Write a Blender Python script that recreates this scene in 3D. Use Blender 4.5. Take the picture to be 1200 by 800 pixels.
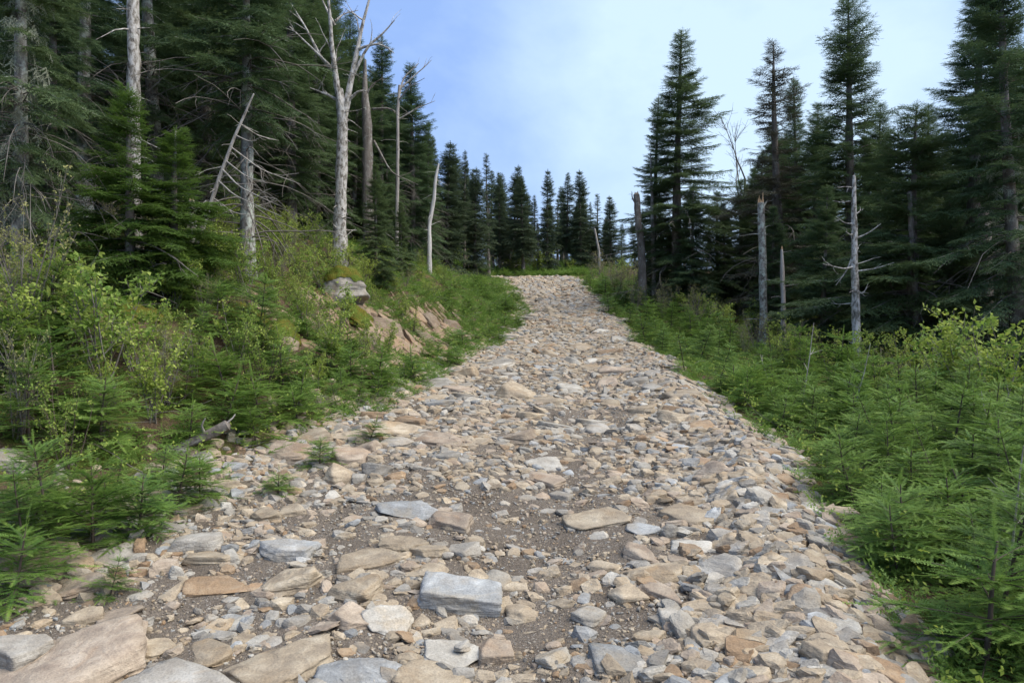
import bpy, math, random
import numpy as np
from mathutils import Vector

for o in list(bpy.data.objects):
    bpy.data.objects.remove(o, do_unlink=True)
S = bpy.context.scene
C = S.collection
rad = math.radians
EYE = 1.75          # eye height above the trail at the camera
F = 867.0           # focal length in pixels of a 1200 px wide picture (26 mm on 36 mm)

# ------------------------------------------------------------------ camera
cd = bpy.data.cameras.new('camera')
cd.lens = 26.0
cd.sensor_width = 36.0
cd.clip_start = 0.05
cd.clip_end = 3000
cam = bpy.data.objects.new('camera', cd)
cam.location = (0, 0, EYE)
cam.rotation_euler = (rad(90), 0, 0)
C.objects.link(cam)
S.camera = cam

# ------------------------------------------------------------------ sky, sun, exposure
SUN_EL, SUN_AZ = rad(54), rad(104)        # azimuth measured from +Y towards +X
W = bpy.data.worlds.new('World')
S.world = W
W.use_nodes = True
wt = W.node_tree
wt.nodes.clear()
wo = wt.nodes.new('ShaderNodeOutputWorld')
bg = wt.nodes.new('ShaderNodeBackground')
sky = wt.nodes.new('ShaderNodeTexSky')
sky.sky_type = 'NISHITA'
sky.sun_disc = False
sky.sun_elevation = SUN_EL
sky.sun_rotation = SUN_AZ
sky.air_density = 1.0
sky.dust_density = 0.6
sky.ozone_density = 2.0
tc = wt.nodes.new('ShaderNodeTexCoord')
mp = wt.nodes.new('ShaderNodeMapping')
mp.inputs['Scale'].default_value = (1.0, 1.0, 1.7)
mp.inputs['Location'].default_value = (1.35, 0.4, 0.2)
n1 = wt.nodes.new('ShaderNodeTexNoise')
n1.inputs['Scale'].default_value = 2.3
n1.inputs['Detail'].default_value = 6
n1.inputs['Roughness'].default_value = 0.55
n1.inputs['Distortion'].default_value = 0.25
cr = wt.nodes.new('ShaderNodeValToRGB')
cr.color_ramp.elements[0].position = 0.44
cr.color_ramp.elements[0].color = (1.72, 2.68, 4.95, 1)     # thin blue-grey veil
cr.color_ramp.elements[1].position = 0.86
cr.color_ramp.elements[1].color = (3.7, 4.75, 5.9, 1)       # brighter cloud
# bright break in the cloud high up to the right (where the sun sits)
geo = wt.nodes.new('ShaderNodeVectorMath'); geo.operation = 'DOT_PRODUCT'
bd = Vector((0.33, 0.92, 0.38)).normalized()
geo.inputs[1].default_value = bd
brm = wt.nodes.new('ShaderNodeMapRange')
brm.inputs['From Min'].default_value = 0.93
brm.inputs['From Max'].default_value = 1.0
brm.inputs['To Min'].default_value = 0.0
brm.inputs['To Max'].default_value = 0.36
brm.interpolation_type = 'SMOOTHSTEP'
addn = wt.nodes.new('ShaderNodeMath'); addn.operation = 'ADD'
mx = wt.nodes.new('ShaderNodeMix'); mx.data_type = 'RGBA'
mx.inputs[0].default_value = 0.88
L = wt.links.new
L(tc.outputs['Generated'], mp.inputs['Vector']); L(mp.outputs[0], n1.inputs['Vector'])
L(tc.outputs['Generated'], geo.inputs[0]); L(geo.outputs['Value'], brm.inputs['Value'])
L(n1.outputs['Fac'], addn.inputs[0]); L(brm.outputs[0], addn.inputs[1])
L(addn.outputs[0], cr.inputs['Fac'])
L(sky.outputs['Color'], mx.inputs[6]); L(cr.outputs['Color'], mx.inputs[7])
L(mx.outputs[2], bg.inputs['Color'])
bg.inputs['Strength'].default_value = 0.056
L(bg.outputs[0], wo.inputs[0])

sl = bpy.data.lights.new('sun', 'SUN')
sl.energy = 1.55
sl.angle = rad(60)
sl.color = (1.0, 0.93, 0.81)
sun = bpy.data.objects.new('sun', sl)
sd = Vector((math.sin(SUN_AZ) * math.cos(SUN_EL), math.cos(SUN_AZ) * math.cos(SUN_EL), math.sin(SUN_EL)))
sun.rotation_euler = sd.to_track_quat('Z', 'Y').to_euler()
sun.location = (0, 0, 50)
C.objects.link(sun)
S.view_settings.view_transform = 'Standard'
S.view_settings.look = 'None'
S.view_settings.gamma = 1.0
S.view_settings.use_curve_mapping = False
S.view_settings.exposure = 1.88

S.render.engine = 'CYCLES'
S.cycles.max_bounces = 5
S.cycles.diffuse_bounces = 4
S.cycles.glossy_bounces = 2
S.cycles.transmission_bounces = 3
S.cycles.transparent_max_bounces = 4
S.cycles.sample_clamp_indirect = 6

rng = np.random.default_rng(7)
R_ = random.Random(11)

# ------------------------------------------------------------------ noise
def _hash(ix, iy, iz, seed):
    h = (ix.astype(np.int64) * 374761393 + iy.astype(np.int64) * 668265263 + iz.astype(np.int64) * 1274126177 + seed * 974634777) & 0xffffffff
    h = ((h ^ (h >> 13)) * 1274126177) & 0xffffffff
    h = ((h ^ (h >> 16)) * 2246822519) & 0xffffffff
    h = h ^ (h >> 15)
    return (h & 0xffffff) / float(0xffffff)

def vnoise(p, seed=0):
    f = np.floor(p); t = p - f; t = t * t * (3 - 2 * t)
    i = f.astype(np.int64)
    out = 0
    for dx in (0, 1):
        wx = t[:, 0] if dx else 1 - t[:, 0]
        for dy in (0, 1):
            wy = t[:, 1] if dy else 1 - t[:, 1]
            for dz in (0, 1):
                wz = t[:, 2] if dz else 1 - t[:, 2]
                out = out + wx * wy * wz * _hash(i[:, 0] + dx, i[:, 1] + dy, i[:, 2] + dz, seed)
    return out * 2 - 1

def fbm(p, seed=0, octs=4, gain=0.5):
    a, s, out = 1.0, 1.0, 0
    for k in range(octs):
        out = out + a * vnoise(p * s + 17.3 * k, seed + k)
        a *= gain; s *= 2.03
    return out

def n2(x, y, sc, seed, octs=3):
    x = np.asarray(x, float); y = np.asarray(y, float)
    sh = x.shape
    p = np.stack([x.ravel() * sc, y.ravel() * sc, np.full(x.size, 0.37)], 1)
    return fbm(p, seed, octs).reshape(sh)

def sstep(a, b, x):
    t = np.clip((x - a) / (b - a), 0, 1)
    return t * t * (3 - 2 * t)

# ------------------------------------------------------------------ terrain
PY = [-30, -10, 0, 3.2, 5, 8.6, 13, 19.5, 28, 39, 42, 46, 52, 60, 90, 300]
PZ = [-2.7, -0.9, 0, .27, .47, .85, 1.25, 1.75, 3.1, 5.05, 5.5, 6.15, 6.9, 7.4, 8.2, 8.5]
LY = [-10, 3, 4.2, 4.95, 5.65, 7.0, 7.9, 8.7, 11.4, 17.5, 22, 25, 28, 32, 39, 46, 60]
LX = [-2.6, -3.2, -2.95, -2.55, -2.35, -2.2, -2.0, -1.6, -1.3, -0.6, .2, .5, .4, .1, -.5, -2.2, -6]
RY = [-10, 2, 3.2, 5.5, 8.6, 12.5, 17.5, 26, 33, 39, 46, 60]
RX = [1.55, 1.5, 1.72, 2.2, 2.58, 2.8, 3.05, 3.35, 3.45, 3.2, 2.0, -1.5]

def smooth_interp(y, X, V):
    return (np.interp(y - 1.2, X, V) + 2 * np.interp(y, X, V) + np.interp(y + 1.2, X, V)) / 4

def eL(y):
    y = np.asarray(y, float)
    return smooth_interp(y, LY, LX) + np.interp(y, [0, 6, 12, 40], [0, .10, .14, .2]) * (np.sin(y * 1.7 + 1.6) * .5 + np.sin(y * .77) * .6 + np.sin(y * 3.7) * .3)
def eR(y):
    y = np.asarray(y, float)
    return smooth_interp(y, RY, RX) + np.interp(y, [0, 4, 12, 40], [0, .10, .16, .22]) * (np.sin(y * 1.9 + .6) * .5 + np.sin(y * .83 + 2) * .6 + np.sin(y * 4.1) * .3)
def roadz(y):
    return (np.interp(y - 2, PY, PZ) + np.interp(y, PY, PZ) + np.interp(y + 2, PY, PZ)) / 3

BU = [0, .5, 1, 1.6, 2.4, 4, 6, 10, 20, 60, 300]
BZ = [0, .08, .25, .55, 1.0, 1.75, 2.1, 2.4, 3.0, 5, 9]
def height(x, y):
    x = np.asarray(x, float); y = np.asarray(y, float)
    z = roadz(y)
    l, r = eL(y), eR(y)
    u = np.maximum(l - x, 0); v = np.maximum(x - r, 0)
    fac = np.interp(y, [0, 4, 9, 13, 17, 22, 27, 33, 39, 50, 80], [.55, .75, 1.0, 1.3, 1.45, 1.25, 1.0, .6, .35, .3, .3])
    z = z + np.interp(u, BU, BZ) * fac
    z = z + np.interp(v, [0, .6, 2, 5, 12, 40, 300], [0, -.02, -.12, -.35, -.6, -1.5, -8]) * np.interp(y, [0, 20, 30, 45], [1, 1, .2, .1])
    off = sstep(0.1, 1.5, u) + sstep(0.1, 1.5, v)
    # berm of loose stone along the thicket side
    bw = np.interp(y, [0, 12, 25, 40], [1, 1, .5, .2])
    z = z + (.10 + .06 * n2(x, y, .8, 19, 2)) * bw * np.exp(-((x - (r - .30)) / .33) ** 2)
    # worn tracks and lumps
    inside = 1 - np.clip(off, 0, 1)
    w = np.maximum(r - l, .5); s = (x - l) / w
    z = z - .05 * inside * np.exp(-((s - .60) / .09) ** 2)
    z = z + inside * (.035 * n2(x, y, 1.3, 3, 3))
    z = z + np.clip(off, 0, 1) * (.12 * n2(x, y, .7, 5, 4) + .25 * n2(x, y, .17, 9, 2))
    return z

def hz(x, y):
    return float(height(np.array([x]), np.array([y]))[0])

def ground_px(px, py):
    """where the sight line through a photo point meets the ground"""
    d = np.concatenate([np.arange(1.8, 12, .02), np.arange(12, 60, .08)])
    x = (px - 600) / F * d; z = EYE + (400 - py) / F * d
    k = np.nonzero(height(x, d) >= z)[0]
    i = k[0] if len(k) else len(d) - 1
    return float(x[i]), float(d[i])

# ------------------------------------------------------------------ mesh builder
class MB:
    def __init__(s):
        s.v, s.f, s.m, s.a, s.sm, s.n = [], [], [], [], [], 0
    def add(s, v, f, mat=0, attr=0.0, smooth=True):
        v = np.asarray(v, float).reshape(-1, 3); f = np.asarray(f, np.int64)
        if len(v) == 0 or len(f) == 0: return
        if f.shape[1] == 4:
            f = np.concatenate([f[:, [0, 1, 2]], f[:, [0, 2, 3]]])
        s.v.append(v); s.f.append(f + s.n); s.n += len(v)
        s.m.append(np.full(len(f), mat, np.int32))
        s.sm.append(np.full(len(f), smooth, bool))
        s.a.append(np.broadcast_to(np.asarray(attr, float), (len(v),)).copy())
    def mesh(s, name, mats, attr='tip'):
        me = bpy.data.meshes.new(name)
        v = np.concatenate(s.v); f = np.concatenate(s.f)
        me.vertices.add(len(v)); me.vertices.foreach_set('co', v.astype(np.float32).ravel())
        me.loops.add(f.size); me.loops.foreach_set('vertex_index', f.astype(np.int32).ravel())
        me.polygons.add(len(f)); me.polygons.foreach_set('loop_start', np.arange(0, f.size, 3, dtype=np.int32))
        for m in mats: me.materials.append(m)
        me.polygons.foreach_set('material_index', np.concatenate(s.m))
        me.polygons.foreach_set('use_smooth', np.concatenate(s.sm))
        at = me.attributes.new(attr, 'FLOAT', 'POINT')
        at.data.foreach_set('value', np.concatenate(s.a).astype(np.float32))
        me.update(calc_edges=True)
        return me

def unit(v):
    v = np.asarray(v, float); return v / max(np.linalg.norm(v), 1e-9)

def tube(mb, pts, rr, k=6, mat=0, attr=0.0, cap=True, rough=0.0, seed=0):
    pts = np.asarray(pts, float); n = len(pts)
    rr = np.broadcast_to(np.asarray(rr, float), (n,))
    tg = np.gradient(pts, axis=0)
    tg /= np.linalg.norm(tg, axis=1, keepdims=True) + 1e-9
    ref = np.array([0.31, 0.95, 0.05]) if abs(tg[:, 1]).mean() < .8 else np.array([.95, .1, .3])
    a = np.cross(tg, ref); a /= np.linalg.norm(a, axis=1, keepdims=True) + 1e-9
    b = np.cross(tg, a)
    th = np.linspace(0, 2 * math.pi, k, endpoint=False)
    ring = np.cos(th)[None, :, None] * a[:, None] + np.sin(th)[None, :, None] * b[:, None]
    R = rr[:, None] * np.ones((1, k))
    if rough:
        q = (pts[:, None] + ring * .5).reshape(-1, 3)
        R = R * (1 + rough * vnoise(q * 6, seed).reshape(n, k))
    V = (pts[:, None] + ring * R[:, :, None]).reshape(-1, 3)
    i = np.arange(n - 1)[:, None] * k; j = np.arange(k)[None]; j2 = (j + 1) % k
    Fq = np.stack([i + j, i + j2, i + k + j2, i + k + j], -1).reshape(-1, 4)
    mb.add(V, Fq, mat, attr)
    if cap:
        base = (n - 1) * k
        V2 = np.concatenate([V[base:base + k], pts[-1:] + tg[-1:] * rr[-1] * .6])
        mb.add(V2, [[q, (q + 1) % k, k] for q in range(k)], mat, attr)

def curve(p0, d, length, n=8, bend=(0, 0, 0), wob=0.05, rnd=R_):
    """a wandering line from p0 along d, pulled towards bend"""
    p = np.array(p0, float); d = unit(d); out = [p.copy()]
    st = length / (n - 1)
    for i in range(n - 1):
        d = unit(d + np.array(bend) / (n - 1) + np.array([rnd.gauss(0, wob) for _ in range(3)]))
        p = p + d * st; out.append(p.copy())
    return np.array(out)

# ------------------------------------------------------------------ object helpers
def link(name, me, parent=None, loc=(0, 0, 0)):
    o = bpy.data.objects.new(name, me)
    o.location = loc
    if parent: o.parent = parent
    C.objects.link(o); return o

def tag(o, label=None, cat=None, group=None, kind=None):
    if label: o['label'] = label
    if cat: o['category'] = cat
    if group: o['group'] = group
    if kind: o['kind'] = kind
    return o

def thing(name, label, cat, loc=(0, 0, 0), rz=0, group=None):
    o = bpy.data.objects.new(name, None)
    o.empty_display_size = .1
    o.location = loc; o.rotation_euler = (0, 0, rz)
    C.objects.link(o)
    return tag(o, label, cat, group)

# ------------------------------------------------------------------ materials
class NT:
    def __init__(s, name):
        s.m = bpy.data.materials.new(name); s.m.use_nodes = True
        s.t = s.m.node_tree; s.t.nodes.clear()
    def n(s, ty, ins=None, **kw):
        x = s.t.nodes.new(ty)
        for k, v in kw.items(): setattr(x, k, v)
        for k, v in (ins or {}).items():
            if hasattr(v, 'is_linked') or isinstance(v, bpy.types.NodeSocket): s.t.links.new(v, x.inputs[k])
            else: x.inputs[k].default_value = v
        return x
    def pos(s): return s.n('ShaderNodeNewGeometry').outputs['Position']
    def rnd(s): return s.n('ShaderNodeObjectInfo').outputs['Random']
    def attr(s, a): return s.n('ShaderNodeAttribute', attribute_name=a).outputs['Fac']
    def map(s, vec, scale=(1, 1, 1), rot=(0, 0, 0)):
        return s.n('ShaderNodeMapping', {'Vector': vec, 'Scale': scale, 'Rotation': rot}).outputs[0]
    def noise(s, vec, scale, detail=4, rough=.55, dist=0):
        return s.n('ShaderNodeTexNoise', {'Vector': vec, 'Scale': scale, 'Detail': detail, 'Roughness': rough, 'Distortion': dist}).outputs['Fac']
    def ramp(s, fac, stops):
        r = s.n('ShaderNodeValToRGB', {'Fac': fac}); e = r.color_ramp.elements
        while len(e) > 1: e.remove(e[-1])
        for i, (p, c) in enumerate(stops):
            q = e[0] if i == 0 else e.new(p)
            q.position = p; q.color = (*c, 1) if len(c) == 3 else c
        return r.outputs['Color']
    def val(s, fac, lo, hi, a=0., b=1.):
        return s.n('ShaderNodeMapRange', {'Value': fac, 'From Min': lo, 'From Max': hi, 'To Min': a, 'To Max': b}).outputs[0]
    def math(s, op, a, b=0.5):
        return s.n('ShaderNodeMath', {0: a, 1: b}, operation=op).outputs[0]
    def mix(s, fac, a, b, mode='MIX'):
        for_a = (*a, 1) if isinstance(a, tuple) else a
        for_b = (*b, 1) if isinstance(b, tuple) else b
        return s.n('ShaderNodeMix', {0: fac, 6: for_a, 7: for_b}, data_type='RGBA', blend_type=mode).outputs[2]
    def bump(s, h, st=.5, dist=.02, nrm=None):
        d = {'Height': h, 'Strength': st, 'Distance': dist}
        if nrm is not None: d['Normal'] = nrm
        return s.n('ShaderNodeBump', d).outputs[0]
    def out(s, col, rough=.8, nrm=None, spec=.3, trans=0, tcol=None):
        d = {'Base Color': (*col, 1) if isinstance(col, tuple) else col, 'Roughness': rough, 'Specular IOR Level': spec}
        if nrm is not None: d['Normal'] = nrm
        p = s.n('ShaderNodeBsdfPrincipled', d); sh = p.outputs[0]
        if trans:
            t = s.n('ShaderNodeBsdfTranslucent', {'Color': tcol if tcol is not None else d['Base Color']})
            sh = s.n('ShaderNodeMixShader', {0: trans, 1: sh, 2: t.outputs[0]}).outputs[0]
        o = s.n('ShaderNodeOutputMaterial', {'Surface': sh})
        return s.m

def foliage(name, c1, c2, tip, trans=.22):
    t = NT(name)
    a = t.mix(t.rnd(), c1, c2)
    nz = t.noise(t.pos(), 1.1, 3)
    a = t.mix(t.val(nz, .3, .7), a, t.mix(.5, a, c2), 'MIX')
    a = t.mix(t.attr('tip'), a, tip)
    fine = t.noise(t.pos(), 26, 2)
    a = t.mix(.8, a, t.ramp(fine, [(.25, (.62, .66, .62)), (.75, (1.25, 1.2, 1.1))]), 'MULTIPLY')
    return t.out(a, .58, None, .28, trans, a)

M = {}
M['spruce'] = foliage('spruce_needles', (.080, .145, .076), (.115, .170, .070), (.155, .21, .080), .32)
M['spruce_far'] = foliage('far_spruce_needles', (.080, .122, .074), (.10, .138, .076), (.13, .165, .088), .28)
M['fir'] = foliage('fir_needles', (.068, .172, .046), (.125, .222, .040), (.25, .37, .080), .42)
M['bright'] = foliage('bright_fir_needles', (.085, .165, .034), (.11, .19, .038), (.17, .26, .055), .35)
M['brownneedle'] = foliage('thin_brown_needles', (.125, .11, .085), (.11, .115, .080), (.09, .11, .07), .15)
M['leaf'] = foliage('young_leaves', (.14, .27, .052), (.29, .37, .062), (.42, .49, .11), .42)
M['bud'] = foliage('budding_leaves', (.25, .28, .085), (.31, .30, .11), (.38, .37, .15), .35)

def bark(name, stops, sc=9, vs=.25, lich=(.45, .47, .42), la=.5, bumps=.8):
    t = NT(name); p = t.pos()
    st = t.noise(t.map(p, (1, 1, vs)), sc, 6, .65, .4)
    c = t.ramp(st, stops)
    ln = t.noise(p, 7, 6, .7)
    c = t.mix(t.val(ln, .62 - .14 * la, .74 - .14 * la, 0, .85 * la + .1), c, lich)
    sp = t.noise(p, 42, 3)
    h = t.math('ADD', st, t.math('MULTIPLY', sp, .5))
    return t.out(c, .9, t.bump(h, bumps, .02), .15)

M['bark'] = bark('spruce_bark', [(.3, (.075, .064, .054)), (.5, (.165, .142, .12)), (.7, (.25, .225, .20))])
M['barklichen'] = bark('lichen_bark', [(.34, (.08, .07, .06)), (.48, (.20, .18, .155)), (.66, (.34, .325, .29))], 14, .4, la=1.0, lich=(.46, .49, .42))
M['birch'] = bark('pale_birch_bark', [(.34, (.08, .07, .06)), (.44, (.22, .20, .17)), (.52, (.40, .375, .34)), (.66, (.56, .54, .51))], 15, .55, (.55, .56, .51), .5)
M['dead'] = bark('bleached_dead_wood', [(.3, (.17, .15, .13)), (.5, (.33, .30, .27)), (.72, (.46, .43, .39))], 14, .12, (.5, .5, .46), .4)
M['bleach'] = bark('bleached_bare_wood', [(.3, (.34, .32, .29)), (.5, (.50, .48, .45)), (.72, (.62, .60, .57))], 14, .1, (.6, .6, .57), .3)
M['twig'] = bark('grey_twig', [(.3, (.10, .085, .07)), (.6, (.20, .18, .155)), (.8, (.27, .25, .22))], 14, .2, (.35, .35, .32), .4, .3)
M['stem'] = bark('brown_stem', [(.3, (.055, .042, .032)), (.6, (.11, .085, .065)), (.8, (.16, .13, .10))], 14, .2, (.25, .25, .22), .3, .3)
M['broken'] = bark('torn_wood', [(.3, (.22, .14, .08)), (.5, (.40, .28, .17)), (.75, (.50, .38, .25))], 16, .1, (.5, .42, .3), .2)
M['lichen'] = foliage('hanging_lichen', (.26, .30, .20), (.30, .32, .25), (.36, .38, .30), .3)

ROCKC = {   # dull, main, light, stain
    'tan': ((.205, .160, .112), (.355, .287, .200), (.48, .41, .305), (.315, .215, .118)),
    'grey': ((.180, .164, .140), (.290, .268, .230), (.40, .378, .335), (.31, .24, .16)),
    'blue-grey': ((.180, .180, .172), (.290, .295, .288), (.43, .435, .42), (.31, .26, .185)),
    'pale': ((.27, .245, .205), (.39, .362, .308), (.50, .475, .415), (.37, .285, .18)),
    'rust': ((.19, .125, .074), (.305, .207, .122), (.385, .29, .19), (.265, .16, .085)),
    'pinkish': ((.198, .150, .113), (.335, .268, .20), (.44, .368, .285), (.315, .208, .125)),
    'brown': ((.11, .083, .058), (.195, .145, .10), (.28, .222, .158), (.22, .137, .076)),
}
def rockmat(name, cols=None):
    t = NT(name); p = t.pos()
    if cols is None:
        tint = t.attr('tint')
        def pick(k):
            ks = ['tan', 'tan', 'grey', 'pinkish', 'pale', 'tan', 'tan', 'grey', 'rust', 'tan', 'pale', 'pinkish', 'blue-grey', 'tan', 'grey']
            r = t.n('ShaderNodeValToRGB', {'Fac': tint}); r.color_ramp.interpolation = 'CONSTANT'; e = r.color_ramp.elements
            while len(e) > 1: e.remove(e[-1])
            for i, q in enumerate(ks):
                z = e[0] if i == 0 else e.new(i / len(ks))
                z.position = i / len(ks); z.color = (*ROCKC[q][k], 1)
            return r.outputs['Color']
        dull, main, light, stain = [pick(k) for k in range(4)]
        off = t.n('ShaderNodeVectorMath', {0: p, 1: t.n('ShaderNodeCombineXYZ', {0: t.math('MULTIPLY', tint, 31.), 1: t.math('MULTIPLY', tint, 57.)}).outputs[0]}, operation='ADD').outputs[0]
        var = tint
    else:
        dull, main, light, stain = cols
        var = t.rnd()
        off = t.n('ShaderNodeVectorMath', {0: p, 1: t.n('ShaderNodeCombineXYZ', {0: t.math('MULTIPLY', var, 31.), 1: t.math('MULTIPLY', var, 57.)}).outputs[0]}, operation='ADD').outputs[0]
    nz = t.noise(off, 6.5, 7, .62, .5)
    band = t.noise(t.map(off, (3, 4, 26), (rad(9), rad(6), 0)), 1.6, 5, .6, .35)
    mixv = t.math('ADD', t.math('MULTIPLY', nz, .6), t.math('MULTIPLY', band, .45))
    c = t.mix(t.val(mixv, .36, .56), dull, main)
    c = t.mix(t.val(mixv, .54, .70), c, light)
    sn = t.noise(off, 2.7, 5, .6, .8)
    c = t.mix(t.val(sn, .53, .70, 0, .75), c, stain)
    du = t.noise(p, 3.4, 5, .7)
    c = t.mix(t.val(du, .45, .68, 0, .55), c, (.245, .205, .155))
    fine = t.noise(p, 95, 3, .7)
    c = t.mix(.75, c, t.ramp(fine, [(.28, (.66, .66, .66)), (.5, (1, 1, 1)), (.74, (1.28, 1.28, 1.26))]), 'MULTIPLY')
    br = t.val(t.math('FRACT', t.math('MULTIPLY', var, 7.31)), 0, 1, .80, 1.16)
    c = t.mix(1., c, t.n('ShaderNodeCombineColor', {0: br, 1: br, 2: br}).outputs[0], 'MULTIPLY')
    h = t.math('ADD', t.math('MULTIPLY', nz, .9), t.math('ADD', t.math('MULTIPLY', band, .7), t.math('MULTIPLY', fine, .16)))
    return t.out(c, .82, t.bump(h, .75, .03), .25)
for k, v in ROCKC.items(): M['rock_' + k] = rockmat(k.replace('-', '_') + '_rock', v)
M['rock_any'] = rockmat('mixed_stone')

def mat_ground():
    t = NT('trail_and_forest_ground'); p = t.pos()
    road = t.attr('road')
    a = t.noise(p, 1.6, 6, .6); b = t.noise(p, 60, 4, .7); g = t.noise(p, 190, 2, .6)
    dirt = t.ramp(a, [(.3, (.115, .092, .070)), (.5, (.160, .132, .103)), (.7, (.21, .176, .139))])
    dirt = t.mix(.85, dirt, t.ramp(b, [(.3, (.55, .54, .53)), (.5, (1, 1, 1)), (.68, (1.5, 1.48, 1.45))]), 'MULTIPLY')
    vor = t.n('ShaderNodeTexVoronoi', {'Vector': p, 'Scale': 70.0}, feature='F1')
    gr = t.ramp(vor.outputs['Color'], [(.0, (.14, .11, .085)), (.35, (.25, .21, .17)), (.6, (.36, .31, .26)), (.9, (.50, .455, .40))])
    sel = t.val(vor.outputs['Distance'], .42, .30)
    dirt = t.mix(t.math('MULTIPLY', sel, t.val(t.noise(p, 3.3, 4), .38, .62, .15, .85)), dirt, gr)
    m1 = t.noise(p, 2.2, 6, .65)
    lit = t.ramp(b, [(.25, (.045, .030, .020)), (.5, (.105, .070, .045)), (.75, (.20, .14, .09))])
    moss = t.ramp(b, [(.25, (.045, .065, .015)), (.55, (.10, .125, .022)), (.8, (.19, .19, .03))])
    flo = t.mix(t.val(m1, .46, .60), lit, moss)
    red = t.noise(p, .9, 4)
    flo = t.mix(t.val(red, .55, .68, 0, .7), flo, (.16, .085, .05))
    edge = t.val(t.math('ADD', road, t.math('MULTIPLY', t.math('SUBTRACT', m1, .5), .9)), .35, .65)
    c = t.mix(edge, flo, dirt)
    h = t.math('ADD', t.math('MULTIPLY', b, .8), t.math('ADD', t.math('MULTIPLY', g, .3), t.math('MULTIPLY', sel, .7)))
    return t.out(c, .95, t.bump(h, 1.0, .02), .15)
M['ground'] = mat_ground()
def mat_moss():
    t = NT('cushion_moss'); p = t.pos()
    b = t.noise(p, 45, 5, .7); a = t.noise(p, 5, 4)
    c = t.mix(t.val(a, .4, .6), t.ramp(b, [(.25, (.06, .06, .012)), (.55, (.15, .13, .022)), (.8, (.27, .20, .04))]), t.ramp(b, [(.25, (.045, .075, .012)), (.6, (.12, .16, .025)), (.85, (.2, .24, .05))]))
    return t.out(c, .95, t.bump(b, 1., .04), .1)
M['moss'] = mat_moss()
M['litter'] = bark('dry_litter', [(.3, (.09, .055, .035)), (.5, (.20, .135, .085)), (.75, (.34, .25, .17))], 5, 1, (.4, .35, .28), .3, .2)

# ------------------------------------------------------------------ ground sheet
def axis(fine_lo, fine_hi, step, lo, hi, growth=1.09):
    a = list(np.arange(fine_lo, fine_hi + 1e-6, step))
    s = step
    while a[-1] < hi: s *= growth; a.append(a[-1] + s)
    s = step
    while a[0] > lo: s *= growth; a.insert(0, a[0] - s)
    return np.array(a)
gx = axis(-6.5, 5.0, .07, -260, 260, 1.055)
gy = axis(2.0, 13.0, .07, -60, 420, 1.045)
X, Y = np.meshgrid(gx, gy)
Z = height(X, Y)
roadm = sstep(-.35, .15, X - eL(Y)) * sstep(-.35, .15, eR(Y) - X)
Z = Z + roadm * .012 * n2(X, Y, 5.5, 31, 3)
nx, ny = len(gx), len(gy)
ii = (np.arange(ny - 1)[:, None] * nx + np.arange(nx - 1)[None]).ravel()
mb = MB()
mb.add(np.stack([X.ravel(), Y.ravel(), Z.ravel()], 1), np.stack([ii, ii + 1, ii + nx + 1, ii + nx], 1), 0, roadm.ravel())
tag(link('ground', mb.mesh('ground', [M['ground']], 'road')), kind='structure')

# ------------------------------------------------------------------ rocks
def icosphere(sub):
    import bmesh
    bm = bmesh.new(); bmesh.ops.create_icosphere(bm, subdivisions=sub, radius=1)
    bm.verts.ensure_lookup_table()
    v = np.array([q.co[:] for q in bm.verts]); f = np.array([[q.index for q in g.verts] for g in bm.faces])
    bm.free(); return v, f
ICO = {k: icosphere(k) for k in (1, 2, 3, 4, 5)}

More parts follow.
